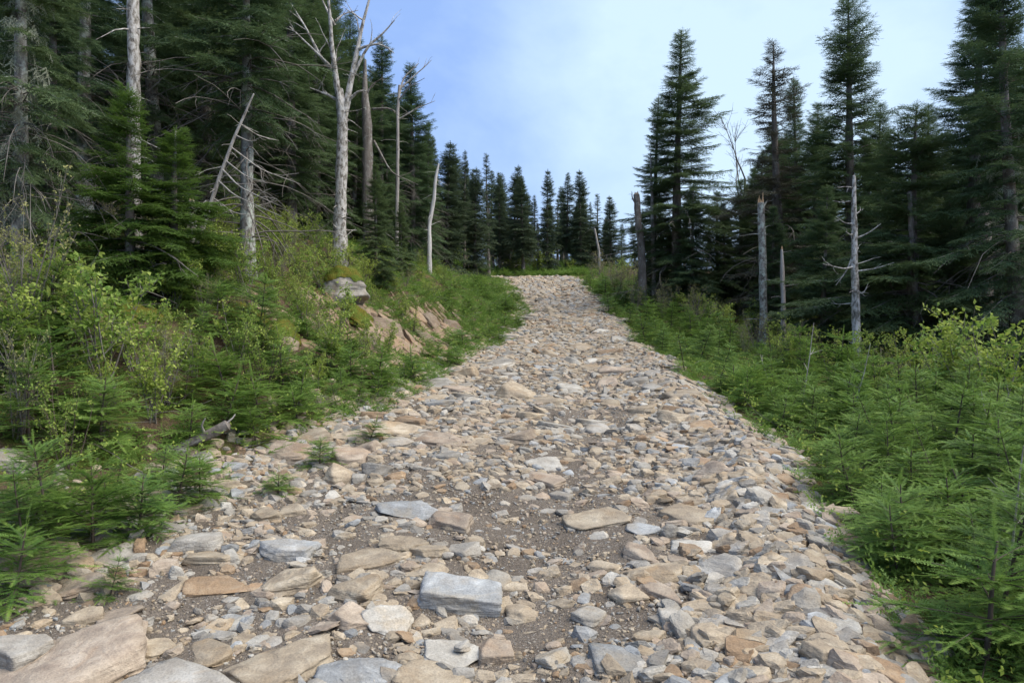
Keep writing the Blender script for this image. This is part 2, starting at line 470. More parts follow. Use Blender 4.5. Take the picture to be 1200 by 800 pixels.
def rock_shape(seed, ax, sub=4, rough=1.0, block=False):
    """a broken slab: a convex core of flat faces, worn edges, layered sides. ax = half sizes"""
    g = np.random.default_rng(seed)
    D, Fc = ICO[sub]
    ax = np.array(ax, float)
    u = D * ax; u /= np.linalg.norm(u, axis=1, keepdims=True)
    N, H = [], []
    def plane(n, h): n = np.array(n, float); N.append(n / np.linalg.norm(n)); H.append(h)
    tilt = (.04 if block == 2 else .10) if block else .18
    plane((g.normal(0, tilt), g.normal(0, tilt), 1), ax[2]); plane((g.normal(0, .2), g.normal(0, .2), -1), ax[2])
    k = 4 if block else int(g.integers(3, 7)); a0 = g.uniform(0, 6.28) if not block else g.normal(0, .12) if block != 2 else .02 
    for i in range(k):
        a = a0 + i * 2 * math.pi / k + g.normal(0, (.03 if block == 2 else .05) if block else .28)
        n = np.array([math.cos(a), math.sin(a), g.normal(.08, .12) if block else g.normal(.12, .28)])
        sup = 1 / math.sqrt((math.cos(a) / ax[0]) ** 2 + (math.sin(a) / ax[1]) ** 2) if not block else abs(math.cos(a)) * ax[0] + abs(math.sin(a)) * ax[1]
        plane(n, sup * g.uniform(.74, 1.0) if not block else sup * g.uniform(.88 if block != 2 else .97, 1))
    for i in range((0 if block == 2 else 3) if block else 5):
        n = g.normal(0, 1, 3); n[2] = abs(n[2]) * .8; n /= np.linalg.norm(n)
        plane(n, np.linalg.norm(n * ax) * (g.uniform(.98, 1.15) if block else g.uniform(.78, 1.0)))
    N = np.array(N); H = np.array(H)
    dt = u @ N.T
    r = np.where(dt > .02, H / np.maximum(dt, .02), 1e3)
    kk = 105 / ax.mean()
    rm = r.min(1)
    rs = rm - np.log(np.exp(-kk * np.minimum(r - rm[:, None], 3 * ax.mean())).sum(1)) / kk
    V = u * rs[:, None]
    sc = ax.mean(); o = g.uniform(0, 99, 3)
    q = V / sc
    d = .042 * fbm(q * 1.9 + o, seed % 997, 4, .58) + .016 * vnoise(q * 9 + o, seed % 991) - .035 * np.clip(fbm(q * 2.6 + o + 31, seed % 983, 2) - .25, 0, 1)
    lay = vnoise(np.stack([q[:, 0] * .8, q[:, 1] * .8, V[:, 2] / max(ax[2], .02) * 3.2], 1) + o, 5)
    side = 1 - np.clip(np.abs(V[:, 2]) / (ax[2] * .9), 0, 1) ** 3
    step = np.round(lay * 2) / 2
    V = V + u * (sc * rough * (d + .085 * step * side))[:, None]
    return V, Fc

_rmesh = {}
def rock_mesh(seed, ax, sub, matname, block=False):
    mb = MB(); v, f = rock_shape(seed, ax, sub, 1.0, block)
    mb.add(v, f, 0, 0)
    return mb.mesh('rock', [M['rock_' + matname]])

rocks = []          # (x, y, radius) of every single rock, for keeping others off them
landmarks = []      # (x, y, phrase)
def slope_rot(x, y, rz, jx=0, jy=0):
    e = .15
    dzx = (hz(x + e, y) - hz(x - e, y)) / (2 * e); dzy = (hz(x, y + e) - hz(x, y - e)) / (2 * e)
    nrm = Vector((-dzx + jx, -dzy + jy, 1)).normalized()
    q = Vector((0, 0, 1)).rotation_difference(nrm)
    from mathutils import Quaternion
    return (q @ Quaternion((0, 0, 1), rz)).to_euler()

ROCKS_HAND = [
 # px, py (middle), width px, depth ratio, thickness ratio, turn, colour, block, lift, label, phrase
 (538, 706, 92, .40, .36, -.03, 'blue-grey', 2, .62, 'squared blue-grey block with a pale flat top, standing alone in the gravel', 'the blue-grey block'),
 (70, 785, 200, .75, .16, .25, 'pinkish', 0, .35, 'huge flat pinkish tan slab with a straight edge, lowest on the bank side', 'the huge pinkish slab'),
 (325, 785, 135, .55, .22, .45, 'tan', 0, .45, 'long tan slab with a pointed uphill end, in front of the row of blocks', 'the pointed tan slab'),
 (408, 792, 75, .8, .22, .1, 'blue-grey', 0, .5, 'flat blue-grey slab cut off by the bottom of the picture', 'the flat blue-grey slab'),
 (532, 772, 68, .7, .22, .05, 'pale', 1, .5, 'pale squared slab carrying a finger-sized stone on its top', 'the pale squared slab'),
 (581, 771, 42, .9, .55, .2, 'pinkish', 1, .6, 'pinkish brown cube-like stone touching the pale squared slab', 'the pinkish cube stone'),
 (505, 797, 90, .5, .2, 0, 'tan', 0, .5, 'flat orange tan slab in front of the pale squared slab', 'the orange tan slab'),
 (645, 775, 46, .85, .42, .4, 'pale', 0, .6, 'whitish rough boulder in the dirt track, beside the pinkish cube stone', 'the whitish boulder'),
 (725, 777, 60, .7, .22, -.1, 'blue-grey', 1, .55, 'flat silvery slab with white streaks, in the dirt wheel track', 'the silvery slab'),
 (611, 723, 37, .9, .6, .3, 'tan', 0, .6, 'rounded orange-tan stone beside the blue-grey block', 'the rounded orange stone'),
 (692, 725, 34, .9, .35, .7, 'pale', 1, .55, 'pale squarish flat stone lying alone in dark dirt', 'the pale dirt stone'),
 (787, 731, 27, .85, .75, .1, 'pale', 1, .6, 'small white cube-like stone at the dirt wheel track', 'the white cube stone'),
 (733, 700, 40, .8, .6, .5, 'tan', 0, .6, 'craggy tan boulder half buried in the dirt wheel track', 'the craggy tan boulder'),
 (768, 695, 42, .7, .42, -.2, 'pinkish', 0, .55, 'streaked pink stone leaning on the craggy tan boulder', 'the streaked pink stone'),
 (760, 748, 40, .6, .35, .2, 'tan', 0, .45, 'flat yellow tan stone beside the white cube stone', 'the yellow tan stone'),
 (458, 733, 58, .75, .42, .35, 'pale', 0, .6, 'chunky grey-white boulder next to the blue-grey block', 'the grey-white boulder'),
 (412, 728, 58, .8, .42, -.35, 'pinkish', 0, .5, 'brownish pink angular boulder beside the grey-white boulder', 'the brownish pink boulder'),
 (420, 695, 68, .6, .42, .6, 'tan', 0, .6, 'leaning tan wedge behind the brownish pink boulder', 'the leaning tan wedge'),
 (345, 683, 80, .6, .34, .3, 'tan', 0, .55, 'broad tan boulder just downhill of the low bluish boulder', 'the broad tan boulder'),
 (340, 650, 66, .62, .42, -.1, 'blue-grey', 0, .6, 'low layered blue-grey boulder uphill of the broad tan boulder', 'the low bluish boulder'),
 (432, 660, 78, .55, .24, .15, 'tan', 0, .55, 'long flat tan slab in the middle of the slab pavement', 'the long tan slab'),
 (470, 640, 76, .45, .22, .05, 'tan', 0, .5, 'narrow sandy slab just uphill of the long tan slab', 'the narrow sandy slab'),
 (530, 614, 62, .65, .40, -.2, 'pinkish', 0, .6, 'smooth pink-brown boulder with a rounded back', 'the smooth pink boulder'),
 (476, 603, 84, .5, .18, 0, 'blue-grey', 0, .5, 'wide pale bluish slab beside the smooth pink boulder', 'the wide bluish slab'),
 (505, 648, 50, .7, .34, .3, 'tan', 0, .55, 'cracked tan stone with grey side between two slabs', 'the cracked tan stone'),
 (543, 645, 46, .7, .30, 0, 'grey', 0, .5, 'flat grey split stone downhill of the smooth pink boulder', 'the split grey stone'),
 (500, 673, 58, .5, .16, .1, 'tan', 0, .5, 'thin sandy flagstone behind the blue-grey block', 'the thin sandy flag'),
 (700, 612, 78, .45, .20, .08, 'tan', 1, .5, 'layered yellowish slab with a stepped front in the middle of the track', 'the layered yellow slab'),
 (752, 622, 46, .6, .18, .2, 'blue-grey', 0, .5, 'thin pale blue slab beside the layered yellow slab', 'the thin blue slab'),
 (752, 650, 54, .75, .20, -.45, 'pinkish', 0, .45, 'flat pink and white flagstone with one slanted edge', 'the slanted pink flag'),
 (640, 565, 56, .6, .26, .1, 'pinkish', 0, .5, 'flat pinkish slab in the middle of the trail uphill', 'the middle pink slab'),
 (604, 513, 64, .5, .20, 0, 'pinkish', 0, .5, 'broad dusty pink slab in the middle of the trail', 'the dusty pink slab'),
 (652, 500, 48, .5, .18, 0, 'pale', 0, .5, 'long whitish slab further up the middle of the trail', 'the long whitish slab'),
 (481, 497, 48, .5, .34, -.1, 'rust', 0, .6, 'orange-brown slab with a rounded end at the bank edge', 'the orange-brown slab'),
 (397, 563, 40, .8, .66, .3, 'tan', 0, .65, 'upright tan boulder near the mossy bank', 'the upright tan boulder'),
 (312, 608, 34, .8, .62, .2, 'tan', 0, .65, 'squat orange-tan boulder at the foot of the bank', 'the squat tan boulder'),
 (342, 603, 30, .8, .6, -.4, 'tan', 0, .65, 'small tan boulder propped against the squat tan boulder', 'the propped tan boulder'),
 (443, 553, 40, .7, .5, .3, 'grey', 0, .6, 'brown-grey hunched boulder uphill of the upright tan boulder', 'the hunched boulder'),
 (245, 656, 62, .45, .24, 0, 'tan', 0, .5, 'long low tan stone on the gravel below the bank', 'the long low stone'),
 (250, 690, 68, .35, .20, .05, 'rust', 1, .5, 'reddish brown plank of rock set in the gravel', 'the reddish rock plank'),
 (180, 762, 50, .65, .26, .2, 'tan', 0, .5, 'rounded buff slab with an orange rim near the huge pinkish slab', 'the buff rimmed slab'),
 (235, 770, 78, .75, .16, .5, 'tan', 0, .4, 'flat bedrock slab with a ragged edge in the gravel', 'the ragged bedrock slab'),
 (85, 692, 70, .55, .2, .3, 'pinkish', 0, .5, 'flat brownish slab at the edge of the bank firs', 'the flat brownish slab'),
 (100, 726, 34, .8, .5, .2, 'tan', 0, .6, 'squat tan stone in the low row below the bank firs', 'the squat row stone'),
 (28, 770, 60, .7, .6, .2, 'grey', 0, .6, 'grey angular boulder behind the huge pinkish slab', 'the angular grey boulder'),
 (135, 655, 60, .7, .3, .4, 'grey', 0, .5, 'grey flat boulder overhung by the bank firs', 'the overhung grey boulder'),
 (8, 545, 50, .8, .5, .1, 'grey', 0, .5, 'grey boulder jutting from the green bank', 'the jutting grey boulder'),
 (275, 548, 30, .8, .5, 0, 'blue-grey', 0, .5, 'dark blue-grey boulder tucked under the bank plants', 'the dark blue-grey boulder'),
 (337, 535, 60, .6, .34, .1, 'pinkish', 0, .5, 'broad pink-grey boulder half hidden in bank firs', 'the half hidden boulder'),
 (410, 512, 56, .6, .3, 0, 'tan', 0, .5, 'wide tan boulder at the top corner of the rubble', 'the wide corner boulder'),
 (465, 520, 44, .6, .3, 0, 'grey', 0, .5, 'flat grey boulder below the orange-brown slab', 'the flat grey boulder'),
 (992, 614, 52, .85, .68, .2, 'tan', 0, .6, 'big rounded tan boulder at the edge of the fir thicket', 'the big rounded boulder'),
 (1002, 643, 26, .8, .7, .1, 'rust', 1, .6, 'rust red cube-like stone below the big rounded boulder', 'the rust red stone'),
 (935, 662, 54, .55, .26, .1, 'grey', 0, .5, 'flat grey flagstone across the stone berm', 'the grey berm flag'),
 (968, 690, 46, .6, .35, -.3, 'pale', 0, .55, 'pale wedge lying across the stone berm', 'the pale berm wedge'),
 (965, 770, 52, .8, .5, .3, 'tan', 0, .6, 'rounded sandy boulder low in the stone berm', 'the sandy berm boulder'),
 (985, 742, 52, .7, .36, -.1, 'pale', 0, .6, 'big pale slab resting on the berm stones', 'the big pale berm slab'),
 (1042, 742, 44, .7, .4, .1, 'pinkish', 0, .55, 'pinkish slab at the outer foot of the berm', 'the pinkish berm slab'),
 (1040, 792, 60, .7, .45, .2, 'rust', 0, .55, 'dark reddish boulder lowest in the stone berm', 'the dark reddish boulder'),
 (910, 757, 48, .6, .34, .2, 'grey', 0, .55, 'long grey stone on the inner side of the berm', 'the long grey berm stone'),
 (880, 764, 30, .8, .5, .4, 'pale', 0, .6, 'pale yellow stone where the berm meets the dirt track', 'the pale yellow stone'),
 (840, 712, 24, .8, .55, .1, 'pale', 0, .6, 'whitish pebble-like stone in the dirt inside the berm', 'the whitish inner stone'),
 (885, 690, 52, .5, .3, .2, 'tan', 0, .5, 'dull tan slab halfway up the inner berm', 'the dull berm slab'),
 (905, 585, 50, .5, .28, .1, 'rust', 0, .5, 'rusty slab high on the berm beside the firs', 'the rusty berm slab'),
 (870, 560, 44, .6, .3, 0, 'tan', 0, .5, 'honey tan slab in the upper berm', 'the honey tan slab'),
 (790, 483, 34, .6, .5, 0, 'rust', 0, .5, 'orange stone where the berm begins beside the low firs', 'the orange berm stone'),
]
def place_rock(px, py, w, dr, tr, rz, col, block, lift, seed, label, phrase):
    x, y = ground_px(px, py)
    s = math.hypot(x, y) / F * w * .5
    tr = tr if block and tr > .3 else tr * .74
    ax = (s, s * dr * 1.25, max(s * tr, .018))
    me = rock_mesh(seed, ax, 5 if w > 40 else 4, col, block)
    o = link('rock', me, None, (x, y, hz(x, y) + ax[2] * (lift * 1.5 - .70)))
    o.rotation_euler = slope_rot(x, y, rz)
    tag(o, label, 'rock', 'single rocks on the trail')
    rocks.append((x, y, s * .9)); landmarks.append((x, y, phrase))
for i, r in enumerate(ROCKS_HAND):
    place_rock(*r[:9], 500 + i, r[9], r[10])

x, y = ground_px(540, 770)
o = link('rock', rock_mesh(777, (.055, .022, .018), 4, 'grey'), None, (x, y, 0)); o.rotation_euler = (0, 0, .5)
o.location.z = hz(x, y) + .07
for q in list(C.objects):
    if q.get('label', '').startswith('pale squared slab'):
        tops = [(q.matrix_basis @ v.co) for v in q.data.vertices]
        near = [p.z for p in tops if (p.x - x) ** 2 + (p.y - y) ** 2 < .06 ** 2]
        if near: o.location.z = max(near) + .008
tag(o, 'finger-sized grey stone lying on top of the pale squared slab', 'rock', 'single rocks on the trail')

def too_close(x, y, r, k=.85):
    for (a, b, q) in rocks:
        if (a - x) ** 2 + (b - y) ** 2 < ((q + r) * k) ** 2: return True
    return False

ORD = ['', 'second ', 'third ', 'fourth ', 'fifth ', 'sixth ', 'seventh ', 'eighth ', 'ninth ', 'tenth ', 'eleventh ', 'twelfth ', 'thirteenth ', 'fourteenth ', 'fifteenth ', 'sixteenth ']
def label_by_place(items, marks, word='largest'):
    """items: (object, description, x, y, size). Unique wording from the landmark beside each, then the rank by size."""
    by = {}
    for (o, desc, x, y, s) in items:
        lm = min(marks, key=lambda q: (q[0] - x) ** 2 + ((q[1] - y) * .8) ** 2)
        dx, dy = x - lm[0], y - lm[1]
        if abs(dx) > abs(dy) * .8: rel = 'on the thicket side of' if dx > 0 else 'on the bank side of'
        else: rel = 'uphill of' if dy > 0 else 'downhill of'
        by.setdefault(f'{desc} {rel} {lm[2]}', []).append((s, o))
    for k, v in by.items():
        v.sort(key=lambda q: -q[0])
        for i, (s, o) in enumerate(v):
            o['label'] = k if len(v) == 1 else f'{k}, {ORD[min(i, 15)]}{word} there'

# further single rocks, up to about 300 of them: the larger stones of the trail
_lib = {}
SHAPES = [((1, .8, .24), 0), ((1, .62, .2), 0), ((1, .85, .34), 0), ((1, .75, .17), 0), ((1, .5, .16), 0), ((1, .8, .3), 0), ((1, .9, .42), 0), ((1, .65, .22), 1), ((1, .75, .3), 1), ((1, .55, .24), 0), ((1, .65, .18), 1), ((1, .85, .22), 0)]
SHAPEW = ['flat', 'flat', 'chunky', 'thin flat', 'long thin', 'chunky', 'rounded', 'squared', 'squared', 'long', 'flat squared', 'flat']
def lib_rock(i, col):
    k = (i, col)
    if k not in _lib: _lib[k] = rock_mesh(900 + i * 7, SHAPES[i % 12][0], 4, col, bool(SHAPES[i % 12][1]))
    return _lib[k]
COLS = ['tan'] * 7 + ['grey'] * 3 + ['pinkish'] * 3 + ['pale'] * 3 + ['blue-grey'] * 1 + ['rust'] * 1
items = []
tries = 0
while len(items) < 226 and tries < 60000:
    tries += 1
    k = len(items)
    y = 2.9 + 26 * R_.random() ** 1.7
    l, r = float(eL(y)), float(eR(y))
    zone = R_.random()
    if zone < .26 and y < 16: x = r - R_.random() * .95; big = .55
    elif zone < .40 and y < 9: x = l - .25 + R_.random() * .6; big = 1.0
    else: x = l + (r - l) * R_.random() ** 1.25; big = 1.0
    if x < -.72 * y or x > .72 * y: continue
    s = (R_.uniform(.085, .20) + .0035 * y) * big * (1.3 if k < 90 else .9)
    frac = (x - l) / (r - l)
    if .53 < frac < .72 and y < 8: s *= .6
    if too_close(x, y, s, .8): continue
    si = R_.randrange(12); col = R_.choice(COLS)
    o = link('rock', lib_rock(si, col), None)
    sc = SHAPES[si][0]
    o.location = (x, y, hz(x, y) + s * sc[2] * R_.uniform(-.45, .1))
    o.scale = (s, s * R_.uniform(.85, 1.15), s * R_.uniform(.85, 1.2))
    o.rotation_euler = slope_rot(x, y, R_.choice((0, math.pi)) + R_.gauss(0, .55), R_.gauss(0, .07), R_.gauss(-.02, .07))
    tag(o, None, 'rock', 'single rocks on the trail')
    big_w = 'big' if s > .22 else ('small' if s < .12 else 'mid-sized')
    items.append((o, f'{big_w} {SHAPEW[si]} {col} rock', x, y, s))
    rocks.append((x, y, s * .8))
label_by_place(items, landmarks)

# ledge of bedrock showing through the bank, and the mossy boulder
ledge_lms = []
for i, (px, py, w, col, lab) in enumerate([
    (400, 392, 46, 'rust', 'ledge rock at the downhill end of the bank outcrop'),
    (432, 402, 40, 'pinkish', 'pinkish ledge rock just below the first one in the bank outcrop'),
    (455, 388, 44, 'tan', 'brown ledge rock in the middle of the bank outcrop'),
    (488, 372, 40, 'grey', 'tilted slab leaning in the bank outcrop'),
    (505, 378, 34, 'pinkish', 'small block wedged beside the tilted slab of the outcrop'),
    (528, 384, 34, 'pinkish', 'dark slab at the uphill end of the bank outcrop'),
    (470, 408, 36, 'grey', 'low wide rock at the foot of the bank outcrop'),
    (498, 398, 34, 'tan', 'low brown rock at the foot of the bank outcrop, under the small block'),
    (335, 404, 34, 'pale', 'dull rock showing through yellow moss on the bank'),
    (345, 425, 24, 'pinkish', 'small rock just below the dull mossy one on the bank'),
    (540, 395, 30, 'grey', 'thin slab in the grass past the outcrop'),
    (415, 372, 26, 'pinkish', 'stone on the moss below the boulder with the moss cap'),
    (595, 322, 20, 'rust', 'big rock in the cut where the trail bends away at the crest'),
    (582, 318, 16, 'tan', 'brown rock on the raw bank where the trail bends at the crest'),
    (20, 590, 40, 'pinkish', 'flat rock low in the bank greenery below the jutting grey boulder')]):
    x, y = ground_px(px, py); s = y / F * w * .40
    o = link('rock', rock_mesh(1400 + i, (s, s * .8, s * .28), 4, 'brown' if i % 3 else 'rust', i % 2 == 0), None, (x, y, hz(x, y) + s * .02))
    o.rotation_euler = slope_rot(x, y, R_.uniform(-.6, .6), R_.uniform(-.1, .3), R_.uniform(-.3, 0))
    tag(o, lab, 'rock', 'rocks showing through the bank'); rocks.append((x, y, s))
ledge = ground_px(460, 392)
landmarks.append((ledge[0], ledge[1], 'the bank outcrop'))

x, y = ground_px(400, 356); y += .3
s = y / F * 21
t = thing('mossy_boulder', 'grey boulder with a thick cap of yellow-green moss under the dead forked tree', 'boulder', (x, y, hz(x, y)))
mb = MB(); v, f = rock_shape(77, (s * 1.2, s * 1.1, s * 1.05), 5, 1.5, False); mb.add(v + [0, 0, s * .55], f)
link('boulder', mb.mesh('boulder', [M['rock_grey']]), t)
mb = MB(); lim = .30 * s + .16 * s * vnoise(v * 7 / s * .4, 8)
keepf = (v[f][:, :, 2] > lim[f]).all(1)
v2 = v * 1.035 + [0, 0, .05 * s]; v2[:, 2] += s * .07 * fbm(v / s * 3.5, 4, 3); mb.add(v2 + [0, 0, s * .55], f[keepf])
link('moss_cap', mb.mesh('moss_cap', [M['moss']]), t)
landmarks.append((x, y, 'the moss-capped boulder'))

# loose stones and gravel nobody could count
def scatter_stones(name, n, size, region, subs, embed, label_seed, flat=(.3, .7)):
    g = np.random.default_rng(label_seed)
    x, y, s = region(g, n)
    RA = np.array(rocks); keep = np.ones(len(x), bool)
    for k in range(0, len(RA)):
        keep &= ~(((x - RA[k, 0]) ** 2 + (y - RA[k, 1]) ** 2) < (RA[k, 2] * .78) ** 2)
    vis = (np.abs(x) < .76 * y + .3)
    x, y, s = x[keep & vis], y[keep & vis], s[keep & vis]
    z = height(x, y)
    e = .08
    sx = (height(x + e, y) - height(x - e, y)) / (2 * e); sy = (height(x, y + e) - height(x, y - e)) / (2 * e)
    temps = []
    for k in range(24):
        a = (1, g.uniform(.5, .95), g.uniform(*flat))
        temps.append((rock_shape(3000 + k, a, subs, .8, k % 4 == 0), a))
    mb = MB()
    pick = g.integers(0, len(temps), len(x))
    for k in range(len(temps)):
        m = np.nonzero(pick == k)[0]
        if not len(m): continue
        (tv, tf), a = temps[k]
        rz = g.normal(0, .7, len(m)) + g.integers(0, 2, len(m)) * math.pi
        c, sn = np.cos(rz), np.sin(rz)
        P = tv[None] * s[m][:, None, None] * g.uniform(.8, 1.2, (len(m), 1, 3))
        X = P[..., 0] * c[:, None] - P[..., 1] * sn[:, None]; Y = P[..., 0] * sn[:, None] + P[..., 1] * c[:, None]
        tx = sx[m] + g.normal(0, .16, len(m)); ty = sy[m] + g.normal(0, .16, len(m))
        Zz = P[..., 2] + X * tx[:, None] + Y * ty[:, None] + (s[m] * a[2] * g.uniform(*embed, len(m)))[:, None]
        V = np.stack([X + x[m][:, None], Y + y[m][:, None], Zz + z[m][:, None]], -1)
        nv = len(tv)
        FF = (tf[None] + (np.arange(len(m)) * nv)[:, None, None]).reshape(-1, 3)
        mb.add(V.reshape(-1, 3), FF, 0, np.repeat(g.random(len(m)), nv), smooth=False)
    tag(link(name, mb.mesh(name, [M['rock_any']], 'tint')), kind='stuff')

def reg_trail(g, n):
    y = 2.6 + 37.5 * g.random(n) ** 1.35
    l, r = eL(y), eR(y)
    x = l - .35 + (r - l + .55) * g.random(n)
    frac = (x - l) / (r - l)
    s = .018 + .042 * g.random(n) ** 2.2 + .0030 * y * (.4 + g.random(n))
    tracks = np.exp(-((frac - .62) / .085) ** 2) * np.interp(y, [0, 8, 14], [.72, .6, .3])
    keep = (g.random(n) > tracks) & (g.random(n) < .25 + .9 * sstep(-.35, .35, n2(x, y, .9, 41, 3)))
    return x[keep], y[keep], s[keep]
def reg_berm(g, n):
    y = 2.4 + 24 * g.random(n) ** 1.4
    r = eR(y)
    x = r - .32 + g.normal(0, .36, n)
    x = np.minimum(x, r + .08 + .1 * g.random(n))
    s = .024 + .055 * g.random(n) ** 1.9 + .0012 * y
    return x, y, s
def reg_bankfoot(g, n):
    y = 3.0 + 9 * g.random(n); l = eL(y)
    x = l + g.normal(-.1, .45, n)
    s = .025 + .06 * g.random(n) ** 2
    return x, y, s
def reg_gravel(g, n):
    y = 2.4 + 11 * g.random(n) ** 1.7
    l, r = eL(y), eR(y)
    x = l - .2 + (r - l + .1) * g.random(n)
    s = .0045 + .011 * g.random(n) ** 2
    return x, y, s
scatter_stones('loose_stones', 29000, None, reg_trail, 2, (-.35, .45), 61, (.2, .5))
scatter_stones('berm_stones', 6800, None, reg_berm, 3, (0, .8), 62, (.24, .5))
scatter_stones('rubble', 900, None, reg_bankfoot, 3, (-.1, .6), 63)
scatter_stones('gravel', 42000, None, reg_gravel, 1, (0, .6), 64, (.4, .9))

def reg_outcrop(g, n):
    k = g.random(n)
    cx = np.interp(k, [0, .5, 1], [ground_px(385, 395)[0], ledge[0], ground_px(535, 378)[0]]); cy = np.interp(k, [0, .5, 1], [ground_px(385, 395)[1], ledge[1], ground_px(535, 378)[1]])
    return cx + g.normal(0, .45, n), cy + g.normal(0, .8, n), .05 + .15 * g.random(n) ** 1.8
M['rock_rusty'] = rockmat('outcrop_rubble_stone', [tuple(.5 * a + .5 * b for a, b in zip(p, q)) for p, q in zip(ROCKC['rust'], ROCKC['brown'])])
_keep = M['rock_any']; M['rock_any'] = M['rock_rusty']
scatter_stones('outcrop_rubble', 420, None, reg_outcrop, 3, (-.2, .5), 65, (.18, .4))
M['rock_any'] = _keep
for (px, py, r, lab) in [(290, 372, 30, 'bright yellow-green moss hummock on the bank beside the shrubs'), (335, 392, 26, 'yellow moss draped over the dull rock on the bank'), (425, 378, 26, 'olive moss strip below the boulder with the moss cap'), (160, 372, 34, 'orange-brown moss hummock on the bank below the white birch')]:
    x, y = ground_px(px, py); q = y / F * r
    mb = MB(); v, f = rock_shape(int(px), (q * 1.1, q * .8, q * .13), 4, 2.0); v[:, 2] += q * .10 * fbm(v / q * 4, 3, 4); mb.add(v, f)
    o = link('moss_hummock', mb.mesh('moss_hummock', [M['moss']]), None, (x, y, hz(x, y) + .02)); o.rotation_euler = slope_rot(x, y, R_.uniform(0, 3))
    tag(o, lab, 'moss', 'moss hummocks on the bank')
    rocks.append((x, y, q))
for (px, py, r) in [(400, 392, .5), (430, 395, .55), (460, 390, .6), (490, 382, .6), (520, 382, .5), (150, 385, .3), (215, 395, .3), (110, 370, .3)]:
    x, y = ground_px(px, py); rocks.append((x, y, r))

# ------------------------------------------------------------------ foliage templates
def needles(g, n, ln, wd, spread=1.0, an=(38, 62), upr=(-.15, .55)):
    """one shoot along +X, length 1 unit of ln, needles both sides"""
    V, T = [], []
    xs = np.linspace(.02, 1, n)
    for i, xx in enumerate(xs):
        for sgn in (-1, 1):
            a = rad(g.uniform(*an)); l = g.uniform(.75, 1.1) * (1 - .35 * max(0, xx - .7) / .3)
            up = g.uniform(*upr)
            d = np.array([math.cos(a), sgn * math.sin(a), up]); d /= np.linalg.norm(d)
            b = np.array([xx + g.normal(0, .01), 0, 0])
            V += [b - [wd, 0, 0], b + [wd, 0, 0], b + d * spread * l]
            k = len(V) - 3; T.append((k, k + 1, k + 2))
    V += [(0, -.02, 0), (0, .02, 0), (1.02, 0, .0)]; k = len(V) - 3; T.append((k, k + 1, k + 2))
    V += [(0, 0, -.02), (0, 0, .02), (1.02, 0, .0)]; k = len(V) - 3; T.append((k, k + 1, k + 2))
    return np.array(V), np.array(T)
g0 = np.random.default_rng(5)
SHOOT = [needles(g0, 13, 1, .030, .165, (52, 74), (-.05, .28)) for _ in range(4)]        # detailed: about 10 cm long when scaled by .1
SHOOT_MID = [needles(g0, 5, 1, .075, .24) for _ in range(4)]

def spray(g, shoots, pairs, fine):
    """a flat fan of shoots along +X, unit length"""
    mb = MB(); tmpl = shoots[g.integers(len(shoots))]
    def put(p, ang, z, s):
        v, f = shoots[g.integers(len(shoots))]
        c, q = math.cos(ang), math.sin(ang)
        roll = g.normal(0, .35); cr, sr = math.cos(roll), math.sin(roll)
        w = v * s
        yv, zv = w[:, 1] * cr - w[:, 2] * sr, w[:, 1] * sr + w[:, 2] * cr
        X = w[:, 0] * c - yv * q; Y = w[:, 0] * q + yv * c
        Zz = zv + w[:, 0] * z
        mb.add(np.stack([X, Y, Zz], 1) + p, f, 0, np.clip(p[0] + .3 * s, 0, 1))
    n = pairs
    for k in range(n):
        xx = .06 + .86 * k / n
        put(np.array([xx, 0, -.10 * xx * xx]), g.normal(0, .06), g.normal(-.12, .06), 1.25 / n)
        for sgn in (-1, 1):
            if g.random() < .1: continue
            put(np.array([xx + g.normal(0, .02), 0, -.1 * xx * xx]), sgn * rad(g.uniform(40, 62)), g.normal(-.16, .14), (.46 * (1 - xx) + .16) * g.uniform(.8, 1.15))
    put(np.array([.92, 0, -.09]), g.normal(0, .1), -.1, .2)
    return np.concatenate(mb.v), np.concatenate(mb.f), np.concatenate(mb.a)
SPRAY = [spray(g0, SHOOT_MID, 4, False) for _ in range(6)]            # for trees
FAR_SHOOT = [needles(g0, 3, 1, .14, .28) for _ in range(4)]
SPRAY_FAR = [spray(g0, FAR_SHOOT, 3, False) for _ in range(6)]

def place_templates(mb, temps, P, D, U, Sc, g, mat=0, tipmul=1.0, tipadd=0.0):
    """copies of templates at points P, along D, normal near U, scaled by Sc"""
    P, D, U, Sc = map(np.asarray, (P, D, U, Sc))
    D = D / (np.linalg.norm(D, axis=1, keepdims=True) + 1e-9)
    Sd = np.cross(U, D); Sd /= np.linalg.norm(Sd, axis=1, keepdims=True) + 1e-9
    N = np.cross(D, Sd)
    pk = g.integers(0, len(temps), len(P))
    ta = np.broadcast_to(np.asarray(tipadd, float), (len(P),))
    for k, tp in enumerate(temps):
        m = np.nonzero(pk == k)[0]
        if not len(m): continue
        v, f = tp[0], tp[1]; a = tp[2] if len(tp) > 2 else np.zeros(len(v))
        V = (v[None, :, 0:1] * D[m][:, None] + v[None, :, 1:2] * Sd[m][:, None] + v[None, :, 2:3] * N[m][:, None]) * Sc[m][:, None, None] + P[m][:, None]
        FF = (f[None] + (np.arange(len(m)) * len(v))[:, None, None]).reshape(-1, 3)
        mb.add(V.reshape(-1, 3), FF, mat, np.clip((a[None] * tipmul + ta[m][:, None]), 0, 1).ravel())

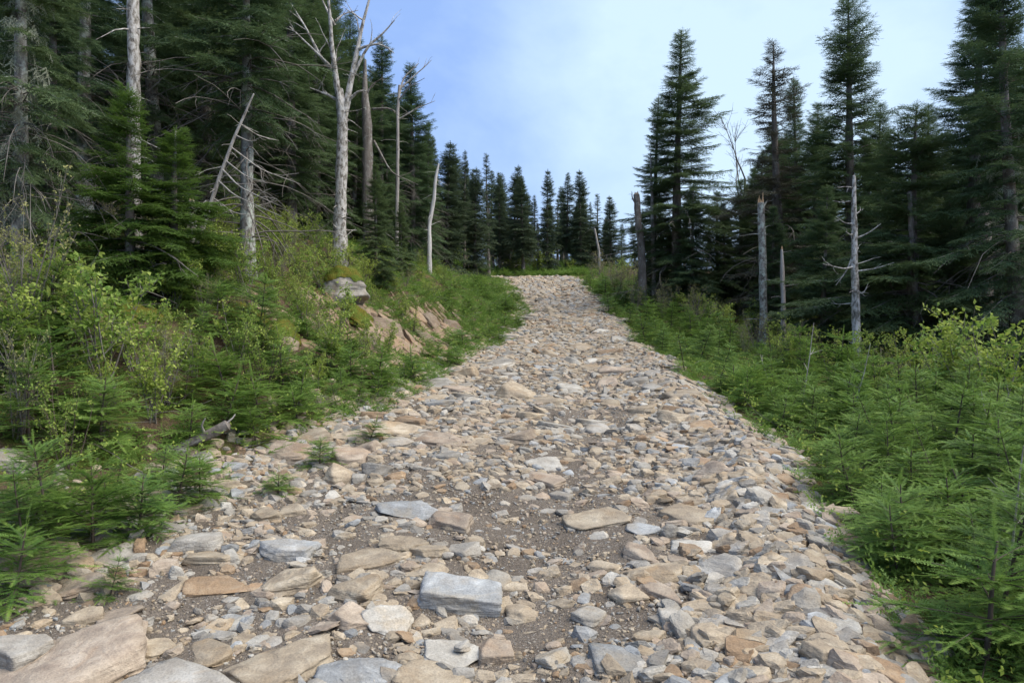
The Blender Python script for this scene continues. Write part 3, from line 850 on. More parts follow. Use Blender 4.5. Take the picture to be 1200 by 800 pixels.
def conifer(seed, H, base, Rad, gap, temps, mats, nb=6, droop=.35, sparse=.1, thin=1.0, spr=.34, dead=10, lean=.0, topdense=1.0, uneven=.3, patch=None):
    """trunk mesh (with its dead lower branches) and crown mesh"""
    g = np.random.default_rng(seed); rr = random.Random(seed)
    n = 14
    tz = np.linspace(-.25, H, n)
    ph = g.uniform(0, 6.28)
    tx = lean * (tz / H) ** 2 * H + .02 * H * np.sin(tz / H * 4 + ph) * .25
    ty = .02 * H * np.cos(tz / H * 3 + ph) * .25
    r0 = .012 * H + .035
    trr = r0 * np.clip(1 - tz / H, 0, 1.03) ** .8 + .006
    trr[0] *= 1.35; trr[1] *= 1.08
    tb = MB(); tube(tb, np.stack([tx, ty, tz], 1), trr, 9, 0, 0, True, .14, seed)
    def at(z): return np.array([np.interp(z, tz, tx), np.interp(z, tz, ty), z])
    for k in range(dead):
        z = g.uniform(.07 * H, max(base * H * 1.5, .36 * H)); a = g.uniform(0, 6.28)
        ln = g.uniform(.45, 1.15) * Rad * .95
        c = curve(at(z), (math.cos(a), math.sin(a), g.uniform(-.15, .35)), ln, 7, (0, 0, -.9), .10, rr)
        tube(tb, c, np.linspace(.017, .004, 7), 4, 1, 0, False)
        for q in range(int(g.integers(1, 5))):
            i = int(g.integers(2, 6)); dd = c[i] - c[i - 1]
            s = curve(c[i], unit(dd) + g.normal(0, .55, 3), ln * g.uniform(.2, .45), 4, (0, 0, -.5), .12, rr)
            tube(tb, s, np.linspace(.007, .0025, 4), 3, 1, 0, False)
    cb = MB(); P, D, U, Sc, TA = [], [], [], [], []
    z = base * H
    azo = 0
    side_bias = g.uniform(0, 6.28)
    while z < H * .985:
        t = (z - base * H) / (H * (1 - base))
        L0 = Rad * ((1 - t) ** .82 * (.72 + .28 * min(1, t * 6)) * (.8 + .2 * math.sin(z * 2.1 + ph)) + .035)
        k = max(3, int(round(nb * (1.0 if t < .85 else .7 * topdense))))
        azo += g.uniform(.3, 1.2)
        for b in range(k):
            if g.random() < sparse * (1.0 if t < .8 else .6): continue
            a = azo + b * 2 * math.pi / k + g.normal(0, .22)
            ln = L0 * g.uniform(1 - uneven * 1.4, 1 + uneven * .5) * (1 + .16 * math.cos(a - side_bias))
            if ln < .08: continue
            el = (-.28 + .95 * t) + g.normal(0, .09)
            h = np.array([math.cos(a), math.sin(a), 0.])
            m = 6; s = np.linspace(0, 1, m)
            zz = s * ln * math.sin(el) - droop * ln * (s ** 1.6) * (1 - t) + .22 * droop * ln * s ** 3.5
            pts = at(z + g.normal(0, .05)) + h * (s * ln * math.cos(el))[:, None] + np.array([0, 0, 1.]) * zz[:, None]
            pts = pts + np.cumsum(g.normal(0, .012 * ln, (m, 3)), 0) * s[:, None]
            tube(cb, pts, np.linspace(.006 + .009 * ln, .002, m), 3, 1, 0, False)
            step = .115 * spr / .34
            ns = max(2, int(ln / step))
            for q in range(ns + 1):
                sq = .18 + .82 * q / ns if t < .75 else .05 + .95 * q / ns
                if sq > 1: continue
                if g.random() > thin * (1 if sq > .3 else .7): continue
                i = min(int(sq * (m - 1)), m - 2); w = sq * (m - 1) - i
                p = pts[i] * (1 - w) + pts[i + 1] * w; ax = unit(pts[i + 1] - pts[i])
                sd = unit(np.cross((0, 0, 1.), ax))
                sl = min(spr * 1.15, (.55 * (1 - sq) * ln + .45 * spr)) * g.uniform(.75, 1.2)
                for sg in (-1, 1):
                    an = rad(g.uniform(38, 65))
                    d = ax * math.cos(an) + sg * sd * math.sin(an) + np.array([0, 0, g.normal(-.10, .16)])
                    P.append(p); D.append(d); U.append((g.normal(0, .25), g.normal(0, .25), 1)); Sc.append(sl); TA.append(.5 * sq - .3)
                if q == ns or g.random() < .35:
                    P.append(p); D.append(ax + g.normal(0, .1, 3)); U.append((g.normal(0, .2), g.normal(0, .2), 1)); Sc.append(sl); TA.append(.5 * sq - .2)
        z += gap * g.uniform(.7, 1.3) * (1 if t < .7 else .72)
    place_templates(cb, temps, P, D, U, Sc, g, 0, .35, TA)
    # leader
    place_templates(cb, temps, [at(H * .97 - .1)] * 3, [[.05, 0, 1], [-.04, .05, 1], [0, -.05, 1]], [[1, 0, 0], [0, 1, 0], [-.7, -.7, 0]], [spr * .9] * 3, g)
    return tb.mesh('trunk', [mats[1], M['twig']]), cb.mesh('crown', [mats[0], mats[1]])

# a handful of conifer forms; their trees share meshes
FORM = {}
def form(k, *a, **kw): FORM[k] = (a[0] if False else kw.get('H', a[1]), conifer(*a, **kw))
SP, BK = M['spruce'], M['bark']
form('tall', 101, 10.0, .10, 2.15, .21, SPRAY, (SP, BK), nb=6, droop=.38, dead=40)
form('tall2', 102, 10.0, .14, 1.95, .22, SPRAY, (SP, BK), nb=6, droop=.30, dead=44, uneven=.35, sparse=.12)
form('tall3', 103, 10.0, .06, 2.3, .23, SPRAY, (SP, BK), nb=6, droop=.45, dead=36, uneven=.4, sparse=.1)
form('high', 104, 12.0, .16, 2.3, .30, SPRAY, (SP, M['barklichen']), nb=5, droop=.5, dead=90, uneven=.5, sparse=.25)
form('bare', 115, 8.0, .36, 2.1, .22, SPRAY, (SP, M['barklichen']), nb=6, droop=.4, dead=70, uneven=.4)
form('full', 105, 7.0, .03, 2.1, .19, SPRAY, (SP, BK), nb=6, droop=.30, dead=2)
form('bright', 106, 3.0, .04, 1.15, .14, SPRAY, (M['bright'], BK), nb=6, droop=.35, spr=.27, dead=3)
form('round', 107, 5.5, .14, 2.0, .18, SPRAY, (M['spruce'], BK), nb=6, droop=.22, dead=12, uneven=.2)
form('thin', 108, 9.0, .10, 1.7, .26, SPRAY, (M['brownneedle'], BK), nb=6, droop=.25, dead=24, sparse=.15, thin=.7, uneven=.5)
SF = M['spruce_far']
form('far1', 111, 8.0, .22, 1.6, .22, SPRAY_FAR, (SF, BK), nb=6, droop=.35, dead=8, spr=.42)
form('far2', 112, 8.0, .32, 1.3, .22, SPRAY_FAR, (SF, BK), nb=6, droop=.3, dead=12, spr=.40, uneven=.4)
form('far3', 113, 8.0, .05, 1.9, .22, SPRAY_FAR, (SF, BK), nb=6, droop=.36, dead=4, spr=.45, sparse=.1)
form('far4', 114, 8.0, .26, 1.1, .25, SPRAY_FAR, (SF, BK), nb=6, droop=.25, dead=14, spr=.36, sparse=.2, uneven=.5)

tree_marks = []
def tree(kind, x, y, H, label=None, width=1.0, group='spruces of the forest', mark=None, rz=None):
    h0, (tm, cm) = FORM[kind]
    s = H / h0
    t = thing('spruce_tree', label, 'tree', (x, y, hz(x, y) - .03), R_.uniform(0, 6.28) if rz is None else rz, group)
    t.scale = (s * width, s * width, s)
    t.rotation_euler.x = R_.gauss(0, .022); t.rotation_euler.y = R_.gauss(0, .022)
    link('trunk', tm, t); link('crown', cm, t)
    if mark: tree_marks.append((x, y, mark))
    return t
def tree_px(kind, px, d, top, label=None, width=1.0, mark=None, group='spruces of the forest', rz=None):
    x = (px - 600) / F * d
    H = EYE + (400 - top) / F * d - hz(x, d)
    return tree(kind, x, d, H, label, width, group, mark, rz)

# ---- bank side, hand placed
lich_tree = tree_px('high', 20, 9.2, -330, 'thick lichen-crusted old trunk at the edge of the picture with drooping dead branches', .95, 'the lichen-crusted trunk')
tree_px('high', 101, 12.5, -330, 'tall grey spruce trunk between the lichen-crusted trunk and the white birch trunk', 1.0, 'the grey spruce trunk')
tree_px('high', 183, 13.5, -300, 'dark grey spruce trunk just behind the white birch trunk', 1.0, 'the dark grey trunk')
tree_px('bright', 150, 9.8, 100, 'bright green young spruce growing across the white birch trunk', 1.15, 'the bright young spruce')
tree_px('bright', 205, 10.2, 150, 'second bright young spruce, broader, leaning towards the trail', 1.5, 'the broad young spruce')
tree_px('bare', 293, 12.4, -190, 'big dark spruce whose bare lower trunk carries long curved dead branches', 1.0, 'the curved-branch spruce')
tree_px('tall', 235, 14.5, -190, 'huge dark spruce filling the forest behind the bright young spruces', 1.15)
tree_px('tall2', 340, 17.5, -110, 'dark spruce standing close behind the dead forked tree, on its downhill side', 1.1)
tree_px('tall', 372, 19.5, -40, 'dark spruce seen through the forks of the dead forked tree', 1.0)
tree_px('tall2', 447, 23.0, 40, 'dark spruce with ragged top just past the dead forked tree', 1.1, 'the ragged-top spruce')
tree_px('tall', 483, 25.0, 72, 'pointed dark spruce at the end of the tall bank forest, beside open sky', 1.2, 'the pointed dark spruce')
tree_px('tall3', 503, 29.0, 140, 'dark spruce with drooping branches where the bank forest steps down', .9)
tree_px('full', 440, 17.0, 190, 'low dense green fir on the bank beside the dead forked tree', .95, 'the low dense fir')
tree_px('full', 470, 20.5, 235, 'smaller low fir tucked beside the low dense fir', .9)
def hang_lichen(root, H, n, r0, seed):
    g = np.random.default_rng(seed); k = root.scale[0]
    z = g.uniform(.06, .55, n) * H; a = g.uniform(0, 6.28, n); r = r0 + .22 * g.random(n) ** 2
    P = np.stack([np.cos(a) * r, np.sin(a) * r, z], 1) / k
    D = np.stack([np.cos(a) * .35, np.sin(a) * .35, -np.ones(n)], 1)
    mb = MB(); place_templates(mb, SPRAY, P, D, np.stack([np.cos(a), np.sin(a), np.zeros(n)], 1), g.uniform(.08, .24, n) / k, g, 0, 1, g.random(n) * .5)
    link('hanging_lichen', mb.mesh('hanging_lichen', [M['lichen']]), root)
hang_lichen(lich_tree, 10.0, 420, .10, 5)
# ---- skyline past the crest
far_list = [(522, 34, 165, 'far3'), (545, 40, 176, 'far2'), (556, 38, 196, 'far3'), (572, 41, 180, 'far4'), (585, 43, 205, 'far1'), (600, 44, 193, 'far3'), (613, 42, 206, 'far1'), (627, 46, 228, 'far2'), (640, 43, 198, 'far3'), (654, 47, 232, 'far4'), (664, 45, 203, 'far1'), (680, 44, 199, 'far3'), (693, 47, 236, 'far2'), (700, 46, 226, 'far4'), (716, 44, 229, 'far3'), (728, 47, 262, 'far3')]
fl = ['tallest pointed far spruce beside the pale bent pole', 'thin far spruce with a bare lower trunk past the bent pole', 'full far spruce behind the pale bent pole', 'spindly far spruce with a ragged top', 'far spruce before the forked pale trunk', 'pointed far spruce behind the forked pale trunk', 'slim far spruce next to the leaning pale trunk', 'short bare-trunked far spruce behind the leaning pale trunk', 'shapely pointed far spruce above the trail crest', 'spindly far spruce just past the shapely pointed one', 'slim far spruce over the middle of the trail crest', 'tall shapely far spruce over the thicket edge of the crest', 'short far spruce between two taller shapely ones', 'spindly far spruce near the end of the far line', 'pointed outer far spruce beside the open sky gap', 'small last far spruce at the open sky gap']
for (px, d, top, k), lb in zip(far_list, fl): tree_px(k, px, d, top, lb, R_.uniform(.75, 1.3), lb and None, 'far spruces beyond the crest')
for px, ph in ((522, 'the pale bent pole'), (572, 'the forked pale trunk'), (640, 'the crest of the trail'), (716, 'the open sky gap')): tree_marks.append(((px - 600) / F * 43, 43, ph))
# ---- thicket side, hand placed
tree_px('tall', 795, 27.0, 36, 'tall pointed spruce standing alone against the sky beside the trail', 1.35, 'the tall pointed spruce', rz=2.0)
tree_px('tall2', 764, 27.8, 108, 'shorter spruce crowding the tall pointed spruce on its trail side', 1.0, 'the crowding spruce')
tree_px('full', 812, 26.0, 215, 'low dense spruce at the foot of the tall pointed spruce', 1.1)
tree_px('full', 850, 27.0, 235, 'low dark spruce between the tall pointed spruce and the broken-top snag', 1.0)
tree_px('thin', 918, 24.0, 46, 'half-dead brownish spruce with thin ragged branches', 1.4, 'the half-dead spruce')
tree_px('tall2', 936, 26.0, 78, 'narrow spruce directly behind the half-dead brownish spruce', .95)
tree_px('tall3', 995, 20.0, -12, 'tall dense spruce rising to the upper edge behind the pale snag', 1.2, 'the tall dense spruce', rz=.6)
tree_px('round', 1062, 15.5, 128, 'broad bushy fir with a bare trunk beside the pale snag', 1.3, 'the broad bushy fir')
tree_px('tall', 1140, 19.0, -45, 'big ragged spruce behind the broad bushy fir', 1.3, 'the big ragged spruce', rz=1.1)
droop_tree = tree_px('tall3', 1195, 14.0, -120, 'outermost drooping spruce hung with pale lichen', 1.0, 'the drooping spruce')
for px, d, top, lb in ((840, 29.5, 222, 'full dark spruce filling the gap under the leafless tree'), (868, 28.5, 208, 'full dark spruce at the foot of the leafless tree'), (888, 27, 178, 'dark pointed spruce on the trail side of the half-dead spruce'), (775, 31, 240, 'low dark spruce glimpsed behind the tall pointed spruce'), (955, 23.5, 120, 'dark spruce filling the gap before the tall dense spruce'), (1030, 21, 118, 'dark spruce filling the gap behind the broad bushy fir'), (1090, 23, 120, 'dark spruce between the bushy fir and the big ragged spruce')):
    tree_px('full' if top > 150 else 'tall3', px, d, top, lb, 1.1)
tree_px('full', 905, 21.5, 240, 'low dark fir behind the broken-top snag', 1.05)
tree_px('full', 965, 17.5, 215, 'dark fir beside the pale snag on its trail side', 1.1)
tree_px('full', 1115, 15.0, 225, 'dark low fir between the broad bushy fir and the drooping spruce', 1.1)

hang_lichen(droop_tree, 9.0, 260, .35, 6)

# ---- the rest of the forest
def skyline_cap(px):
    return float(np.interp(px, [-400, 380, 440, 520, 545, 575, 600, 640, 690, 720, 735, 745, 860, 880, 900, 1050, 1100, 1200, 1700],
                           [-400, -60, 70, 175, 188, 195, 205, 212, 225, 245, 275, 245, 225, 190, 130, 140, 130, 40, -100]))
placed = [(o.location.x, o.location.y) for o in C.objects if o.name.startswith('spruce_tree')]
fill = []
def fill_zone(n, xr, yr, cond, kinds, mind):
    k = 0; tr = 0
    while k < n and tr < 9000:
        tr += 1
        y = R_.uniform(*yr); x = R_.uniform(*xr)
        if abs(x) > .70 * y + .5 or not cond(x, y): continue
        if any((a - x) ** 2 + (b - y) ** 2 < mind ** 2 for a, b in placed): continue
        px = x / y * F + 600
        top = skyline_cap(px) + abs(R_.gauss(10, 30))
        H = EYE + (400 - top) / F * y - hz(x, y)
        H = min(H, R_.uniform(9, 13))
        if H < 2.2: continue
        kd = R_.choice(kinds)
        o = tree(kd, x, y, H, None, R_.uniform(.85, 1.15))
        shape = {'high': 'tall bare-trunked', 'full': 'low full-crowned', 'far2': 'slim bare-trunked', 'far4': 'spindly', 'far1': 'slim', 'far3': 'full-crowned'}.get(kd, 'dark tall-crowned')
        fill.append((o, f'{shape} spruce', x, y, H))
        placed.append((x, y)); k += 1
fill_zone(58, (-26, 0), (10, 38), lambda x, y: eL(y) - x > 4.4, ['tall', 'tall2', 'tall3', 'high', 'tall3', 'full', 'full'], 1.3)
fill_zone(34, (5, 26), (14, 40), lambda x, y: x - eR(y) > 5.2 + .05 * y and x / y > .20, ['tall', 'tall2', 'tall3', 'full', 'full', 'full'], 1.5)
fill_zone(70, (-14, 12), (44, 70), lambda x, y: y > 44 + .1 * abs(x), ['far1', 'far2', 'far2', 'far3', 'far1', 'far3'], 1.0)
fill_zone(12, (-10, -1.5), (30, 43), lambda x, y: eL(y) - x > 2.4, ['far1', 'far3', 'far3', 'far2'], 1.3)
for (o, ds, x, y, H) in fill: pass
label_by_place(fill, tree_marks, 'tallest')

# ------------------------------------------------------------------ dead trees, snags
def W3(px, py, d, dy=0.0):
    return np.array([(px - 600) / F * d, d + dy, EYE + (400 - py) / F * d])
def snag(label, trunk, d, limbs, mat, cat='dead tree', name='dead_tree', k=10, twigs=3, broken=None, mark=None, rough=.18, wander=.0):
    """trunk: (px, py, width px) points from the ground up; limbs: point lists with a starting width"""
    x0 = (trunk[0][0] - 600) / F * d
    base = np.array([x0, d, hz(x0, d)])
    t = thing(name, label, cat, base, 0, 'dead trees and snags')
    p = np.array([W3(a, b, d) for a, b, w in trunk]); w = np.array([q[2] for q in trunk]) * d / F / 2 * .76
    p = np.concatenate([[base + [0, 0, -.2]], p]) - base; w = np.concatenate([[w[0] * 1.15], w])
    if p[1, 2] < .05: p[1, 2] = .05
    n = 22; s = np.linspace(0, 1, len(p)); q = np.linspace(0, 1, n)
    P = np.stack([np.interp(q, s, p[:, i]) for i in range(3)], 1); Wd = np.interp(q, s, w)
    P[2:, 0] += .08 * w[0] * vnoise(np.stack([q * 9, q * 0, q * 0 + d], 1), 3)[2:]
    mb = MB(); tube(mb, P, Wd, k, 0, 0, True, rough, int(d * 10))
    for z in range(int(6 + 5 * np.linalg.norm(P[-1] - P[0]))):
        i = R_.randrange(3, n - 1); a = R_.uniform(0, 6.28)
        c = curve(P[i], (math.cos(a), math.sin(a), R_.uniform(-.3, .5)), Wd[i] + R_.choice((.04, .08, .15, .3, .5)) * R_.uniform(.5, 1.2), 5, (0, 0, -.3), .15)
        tube(mb, c, np.linspace(max(.006, Wd[i] * .16), .003, 5), 4, 0, 0, False)
    link('trunk', mb.mesh('trunk', [mat]), t)
    for lm in limbs:
        pts, w0 = lm[0], lm[1]
        dyy = lm[2] if len(lm) > 2 else R_.uniform(-.5, .5)
        m = len(pts); LP = np.array([W3(a, b, d, dyy * i / (m - 1)) for i, (a, b) in enumerate(pts)]) - base
        qq = np.linspace(0, 1, max(9, m * 3)); ss = np.linspace(0, 1, m)
        PP = np.stack([np.interp(qq, ss, LP[:, i]) for i in range(3)], 1)
        ker = np.array([.25, .5, .25])
        for i in range(3): PP[1:-1, i] = np.convolve(PP[:, i], ker, 'valid')
        r0 = w0 * d / F / 2 * .72
        mb = MB(); rr = r0 * (1 - .78 * qq); tube(mb, PP, rr, 7, 0, 0, True, rough, 4)
        ln = np.linalg.norm(PP[-1] - PP[0])
        for z in range(twigs):
            i = R_.randrange(len(PP) // 3, len(PP) - 1); dd = unit(PP[i] - PP[i - 1])
            c = curve(PP[i], dd + np.array([R_.gauss(0, .5), R_.gauss(0, .5), R_.gauss(0, .45)]), ln * R_.uniform(.15, .4), 6, (0, 0, .1), .16)
            tube(mb, c, np.linspace(min(rr[i] * .6, .02), .003, 6), 4, 0, 0, False)
        link('limb', mb.mesh('limb', [mat]), t)
    if broken is not None:
        mb = MB(); top = P[-1]; g = np.random.default_rng(int(d * 7))
        for z in range(11):
            a = z * .571; o = np.array([math.cos(a), math.sin(a), 0]) * Wd[-1] * g.uniform(.45, .8)
            h = broken * g.uniform(.05, .85) * (.35 + .65 * (math.cos(a - 1) * .5 + .5))
            tube(mb, [top + o * .9 - [0, 0, broken * .6], top + o, top + o * g.uniform(.9, 1.1) + [0, 0, h]], [Wd[-1] * .30, Wd[-1] * .26, .004], 4, 0)
        link('broken_top', mb.mesh('broken_top', [M['broken']]), t)
    if mark: landmarks.append((x0, d, mark)); 
    return t
B, DW = M['birch'], M['dead']
TW = M['bark']
snag('big dead forked tree with pale peeling bark and bare upper limbs', [(398, 305, 25), (398, 250, 19), (400, 190, 18), (401, 140, 17), (398, 105, 12)], 16.0, [
    ([(401, 140), (395, 95), (392, 60), (391, 22), (388, -30)], 12), ([(402, 140), (409, 105), (416, 70), (424, 30), (436, -15)], 13),
    ([(392, 85), (376, 68), (360, 35), (343, 8)], 7), ([(389, 80), (370, 62), (344, 38)], 6), ([(396, 118), (385, 112), (364, 104)], 7),
    ([(412, 92), (430, 56), (450, 40), (463, 26)], 6), ([(417, 58), (440, 52), (452, 56), (463, 65)], 5), ([(408, 118), (420, 108), (430, 109)], 6),
    ([(392, 30), (384, 14), (375, -8)], 5), ([(393, 25), (402, 14), (418, 8)], 4), ([(398, 68), (380, 78), (366, 98)], 4)], B, twigs=3, mark='the dead forked tree')
snag('white birch trunk showing between the bright young spruces', [(157, 272, 25), (156, 200, 21), (157, 100, 19), (156, 20, 18), (155, -120, 15)], 11.2, [([(157, -20), (175, -60), (190, -110)], 8)], B, 'tree', 'birch_tree', mark='the white birch trunk')
snag('short broken birch stump beside the leaning dead stick', [(227, 300, 12), (226, 270, 11), (224, 236, 9)], 11.4, [([(225, 250), (232, 240), (236, 232)], 4)], B, 'stump', 'birch_stump', broken=.12)
snag('thin bleached dead trunk leaning towards the dead forked tree, hung with curved twigs', [(228, 292, 8), (243, 250, 7), (258, 205, 5.5), (275, 160, 4.5), (297, 110, 2.5)], 11.0, [
    ([(281, 145), (296, 154), (315, 155)], 3), ([(275, 158), (290, 165), (300, 164)], 2.5), ([(270, 172), (300, 195), (342, 208)], 3), ([(264, 188), (290, 208), (318, 218)], 3),
    ([(260, 198), (285, 222), (332, 244)], 3.5), ([(256, 212), (280, 232), (338, 258)], 3), ([(250, 232), (270, 248), (300, 250)], 2.5), ([(262, 195), (244, 200), (232, 208)], 2)], DW, twigs=2, mark='the leaning dead trunk')
snag('thick brown-grey dead trunk behind the dead forked tree, on its uphill side', [(431, 330, 19), (431, 200, 17), (430, 150, 16), (428, 110, 10), (428, 70, 4)], 21.0, [
    ([(438, 165), (460, 205), (492, 220)], 4), ([(436, 128), (455, 128), (466, 134)], 5), ([(424, 120), (436, 100), (450, 92)], 4)], M['bark'], mark='the brown-grey dead trunk')
snag('twisted bare snag reaching into the sky above the ragged-top spruce', [(465, 300, 6), (466, 180, 5), (466, 130, 4.5), (468, 100, 4)], 21.5, [
    ([(467, 115), (472, 90), (490, 72)], 4), ([(467, 118), (480, 105), (500, 98)], 3), ([(468, 105), (485, 88), (498, 76), (505, 68)], 3), ([(467, 140), (490, 126), (510, 118)], 3)], DW, mark='the twisted bare snag')
snag('pale bent pole of a dead tree on the grassy bank, without limbs', [(503, 287, 7), (503, 262, 6.5), (508, 235, 6), (510, 212, 5), (514, 192, 2.5)], 24.0, [], M['bleach'])
snag('pale forked dead trunk in the far forest', [(578, 300, 4), (576, 275, 3.6), (573, 250, 3.2), (572, 238, 3)], 43.0, [([(572, 240), (568, 228), (564, 216)], 2.5), ([(573, 240), (578, 230), (584, 222)], 2.5)], M['twig'], twigs=3)
snag('leaning pale dead trunk at the far bend', [(598, 300, 4), (602, 280, 3.4), (608, 262, 3), (612, 248, 2)], 43.5, [([(605, 270), (606, 256), (607, 246)], 2)], M['twig'], twigs=3)
snag('slim pale trunk standing in front of the far forest', [(631, 312, 4), (631, 290, 4), (630, 262, 3)], 43.5, [], DW)
snag('pale thin snag beside the short far spruce over the crest', [(703, 318, 4), (702, 295, 3.5), (697, 268, 3)], 43.0, [], DW)
snag('dark broken snag on the trail side of the tall pointed spruce', [(753, 325, 13), (752, 290, 11), (748, 255, 11), (746, 228, 9)], 26.5, [([(746, 240), (742, 230), (743, 222)], 4)], M['bark'], broken=.3, mark='the dark broken snag')
snag('thin pale snag just behind the dark broken snag', [(766, 320, 6), (765, 270, 6), (764, 225, 4), (762, 180, 2)], 27.2, [([(765, 260), (758, 250), (750, 248)], 2)], DW)
snag('grey snag with a torn orange top between the tall spruces', [(895, 372, 12), (894, 310, 11), (893, 270, 11), (892, 238, 10)], 20.5, [([(893, 245), (900, 238), (905, 232)], 3)], M['barklichen'], broken=.45, mark='the torn-top snag')
snag('short thin grey snag beside the torn-top snag', [(918, 385, 8), (918, 345, 7), (917, 312, 6), (916, 292, 3)], 19.0, [], DW, broken=.12)
snag('pale slender snag with many short dead branches among the shrubs', [(1005, 455, 14), (1004, 400, 13), (1002, 330, 11), (1001, 270, 9), (1001, 206, 5)], 14.5, [
    ([(1001, 220), (992, 219), (980, 220)], 2.5), ([(1001, 235), (990, 236), (981, 233)], 2.5), ([(1001, 252), (1010, 247), (1014, 243)], 3), ([(1001, 275), (992, 276), (984, 274)], 3), ([(1002, 280), (1013, 275), (1024, 265)], 3.5),
    ([(1002, 312), (985, 316), (957, 311)], 3.5, -.3), ([(1000, 300), (993, 318), (982, 334)], 4), ([(1003, 318), (1020, 316), (1036, 310)], 3), ([(1002, 262), (990, 262), (979, 254)], 3), ([(1003, 292), (1012, 290), (1016, 282)], 3), ([(1003, 345), (1014, 342), (1020, 330)], 3), ([(1002, 355), (990, 356), (984, 354)], 2.5)], B, twigs=2, mark='the pale slender snag')
snag('dark thin dead trunk rising out of the shrubs beside the pale slender snag', [(1076, 450, 15), (1075, 400, 13), (1072, 330, 9), (1069, 280, 8), (1066, 225, 7)], 15.0, [([(1072, 330), (1085, 335), (1100, 325)], 3), ([(1074, 370), (1092, 350), (1105, 325)], 3), ([(1070, 300), (1055, 292), (1045, 296)], 3), ([(1075, 385), (1060, 360), (1050, 330)], 3)], M['bark'], mark='the dark thin dead trunk')
snag('stout broken dead trunk with side branches under the drooping spruce', [(1158, 420, 18), (1156, 330, 17), (1154, 280, 18), (1153, 248, 16)], 16.0, [([(1156, 300), (1180, 290), (1200, 300)], 4), ([(1155, 262), (1170, 258), (1196, 268)], 4), ([(1154, 290), (1142, 285), (1135, 290)], 4)], M['bark'], mark='the stout dead trunk')

# bare deciduous tree in the gap
x0 = (868 - 600) / F * 30; z0 = hz(x0, 30)
t = thing('bare_tree', 'leafless thin-branched tree in the sky gap beside the half-dead spruce', 'tree', (x0, 30, z0))
mb = MB(); HT = 8.2
tp = curve((0, 0, -.1), (0, 0, 1), HT * .62, 8, (0, 0, .6), .02); tube(mb, tp, np.linspace(.08, .04, 8), 6)
link('trunk', mb.mesh('trunk', [M['twig']]), t)
for k in range(7):
    mb = MB(); a = k * .9; c = curve(tp[3 + k % 5], (math.cos(a), math.sin(a), 1.9), HT * .36, 8, (0, 0, .3), .09); tube(mb, c, np.linspace(.035, .007, 8), 5)
    for q in range(9):
        i = R_.randrange(2, 7); e = curve(c[i], unit(c[i] - c[i - 1]) + np.array([R_.gauss(0, .6), R_.gauss(0, .6), R_.gauss(.1, .4)]), R_.uniform(.5, 1.2), 5, (0, 0, .2), .12); tube(mb, e, np.linspace(.012, .005, 5), 3)
        for z in range(3):
            e2 = curve(e[R_.randrange(1, 4)], unit(e[-1] - e[0]) + np.array([R_.gauss(0, .6) for _ in range(3)]), R_.uniform(.2, .5), 4, (0, 0, .2), .1); tube(mb, e2, np.linspace(.006, .004, 4), 3)
    link('limb', mb.mesh('limb', [M['twig']]), t)

# fallen birch log at the foot of the bank
x, y = ground_px(232, 532)
t = thing('fallen_log', 'short rotten grey log with broken branch stubs lying on the bank greenery', 'log', (x, y, hz(x, y) + .10), rad(18))
s = y / F
c = curve((-34 * s, 0, -.07), (1, .05, .30), 72 * s, 9, (0, 0, .1), .03)
mb = MB(); tube(mb, c, np.linspace(5, 6.5, 9) * s, 10, 0, 0, True, .25, 3); link('log', mb.mesh('log', [M['bark']]), t)
mb = MB(); tube(mb, curve(c[5], (-.3, -.1, 1), 26 * s, 6, (.3, 0, 0), .12), np.linspace(2, .6, 6) * s, 5); link('branch_stub', mb.mesh('branch_stub', [M['dead']]), t)
mb = MB(); tube(mb, curve(c[7], (.8, 0, .7), 24 * s, 6, (.1, 0, .2), .12), np.linspace(2, .6, 6) * s, 5); link('branch_stub', mb.mesh('branch_stub', [M['dead']]), t)
landmarks.append((x, y, 'the rotten grey log'))

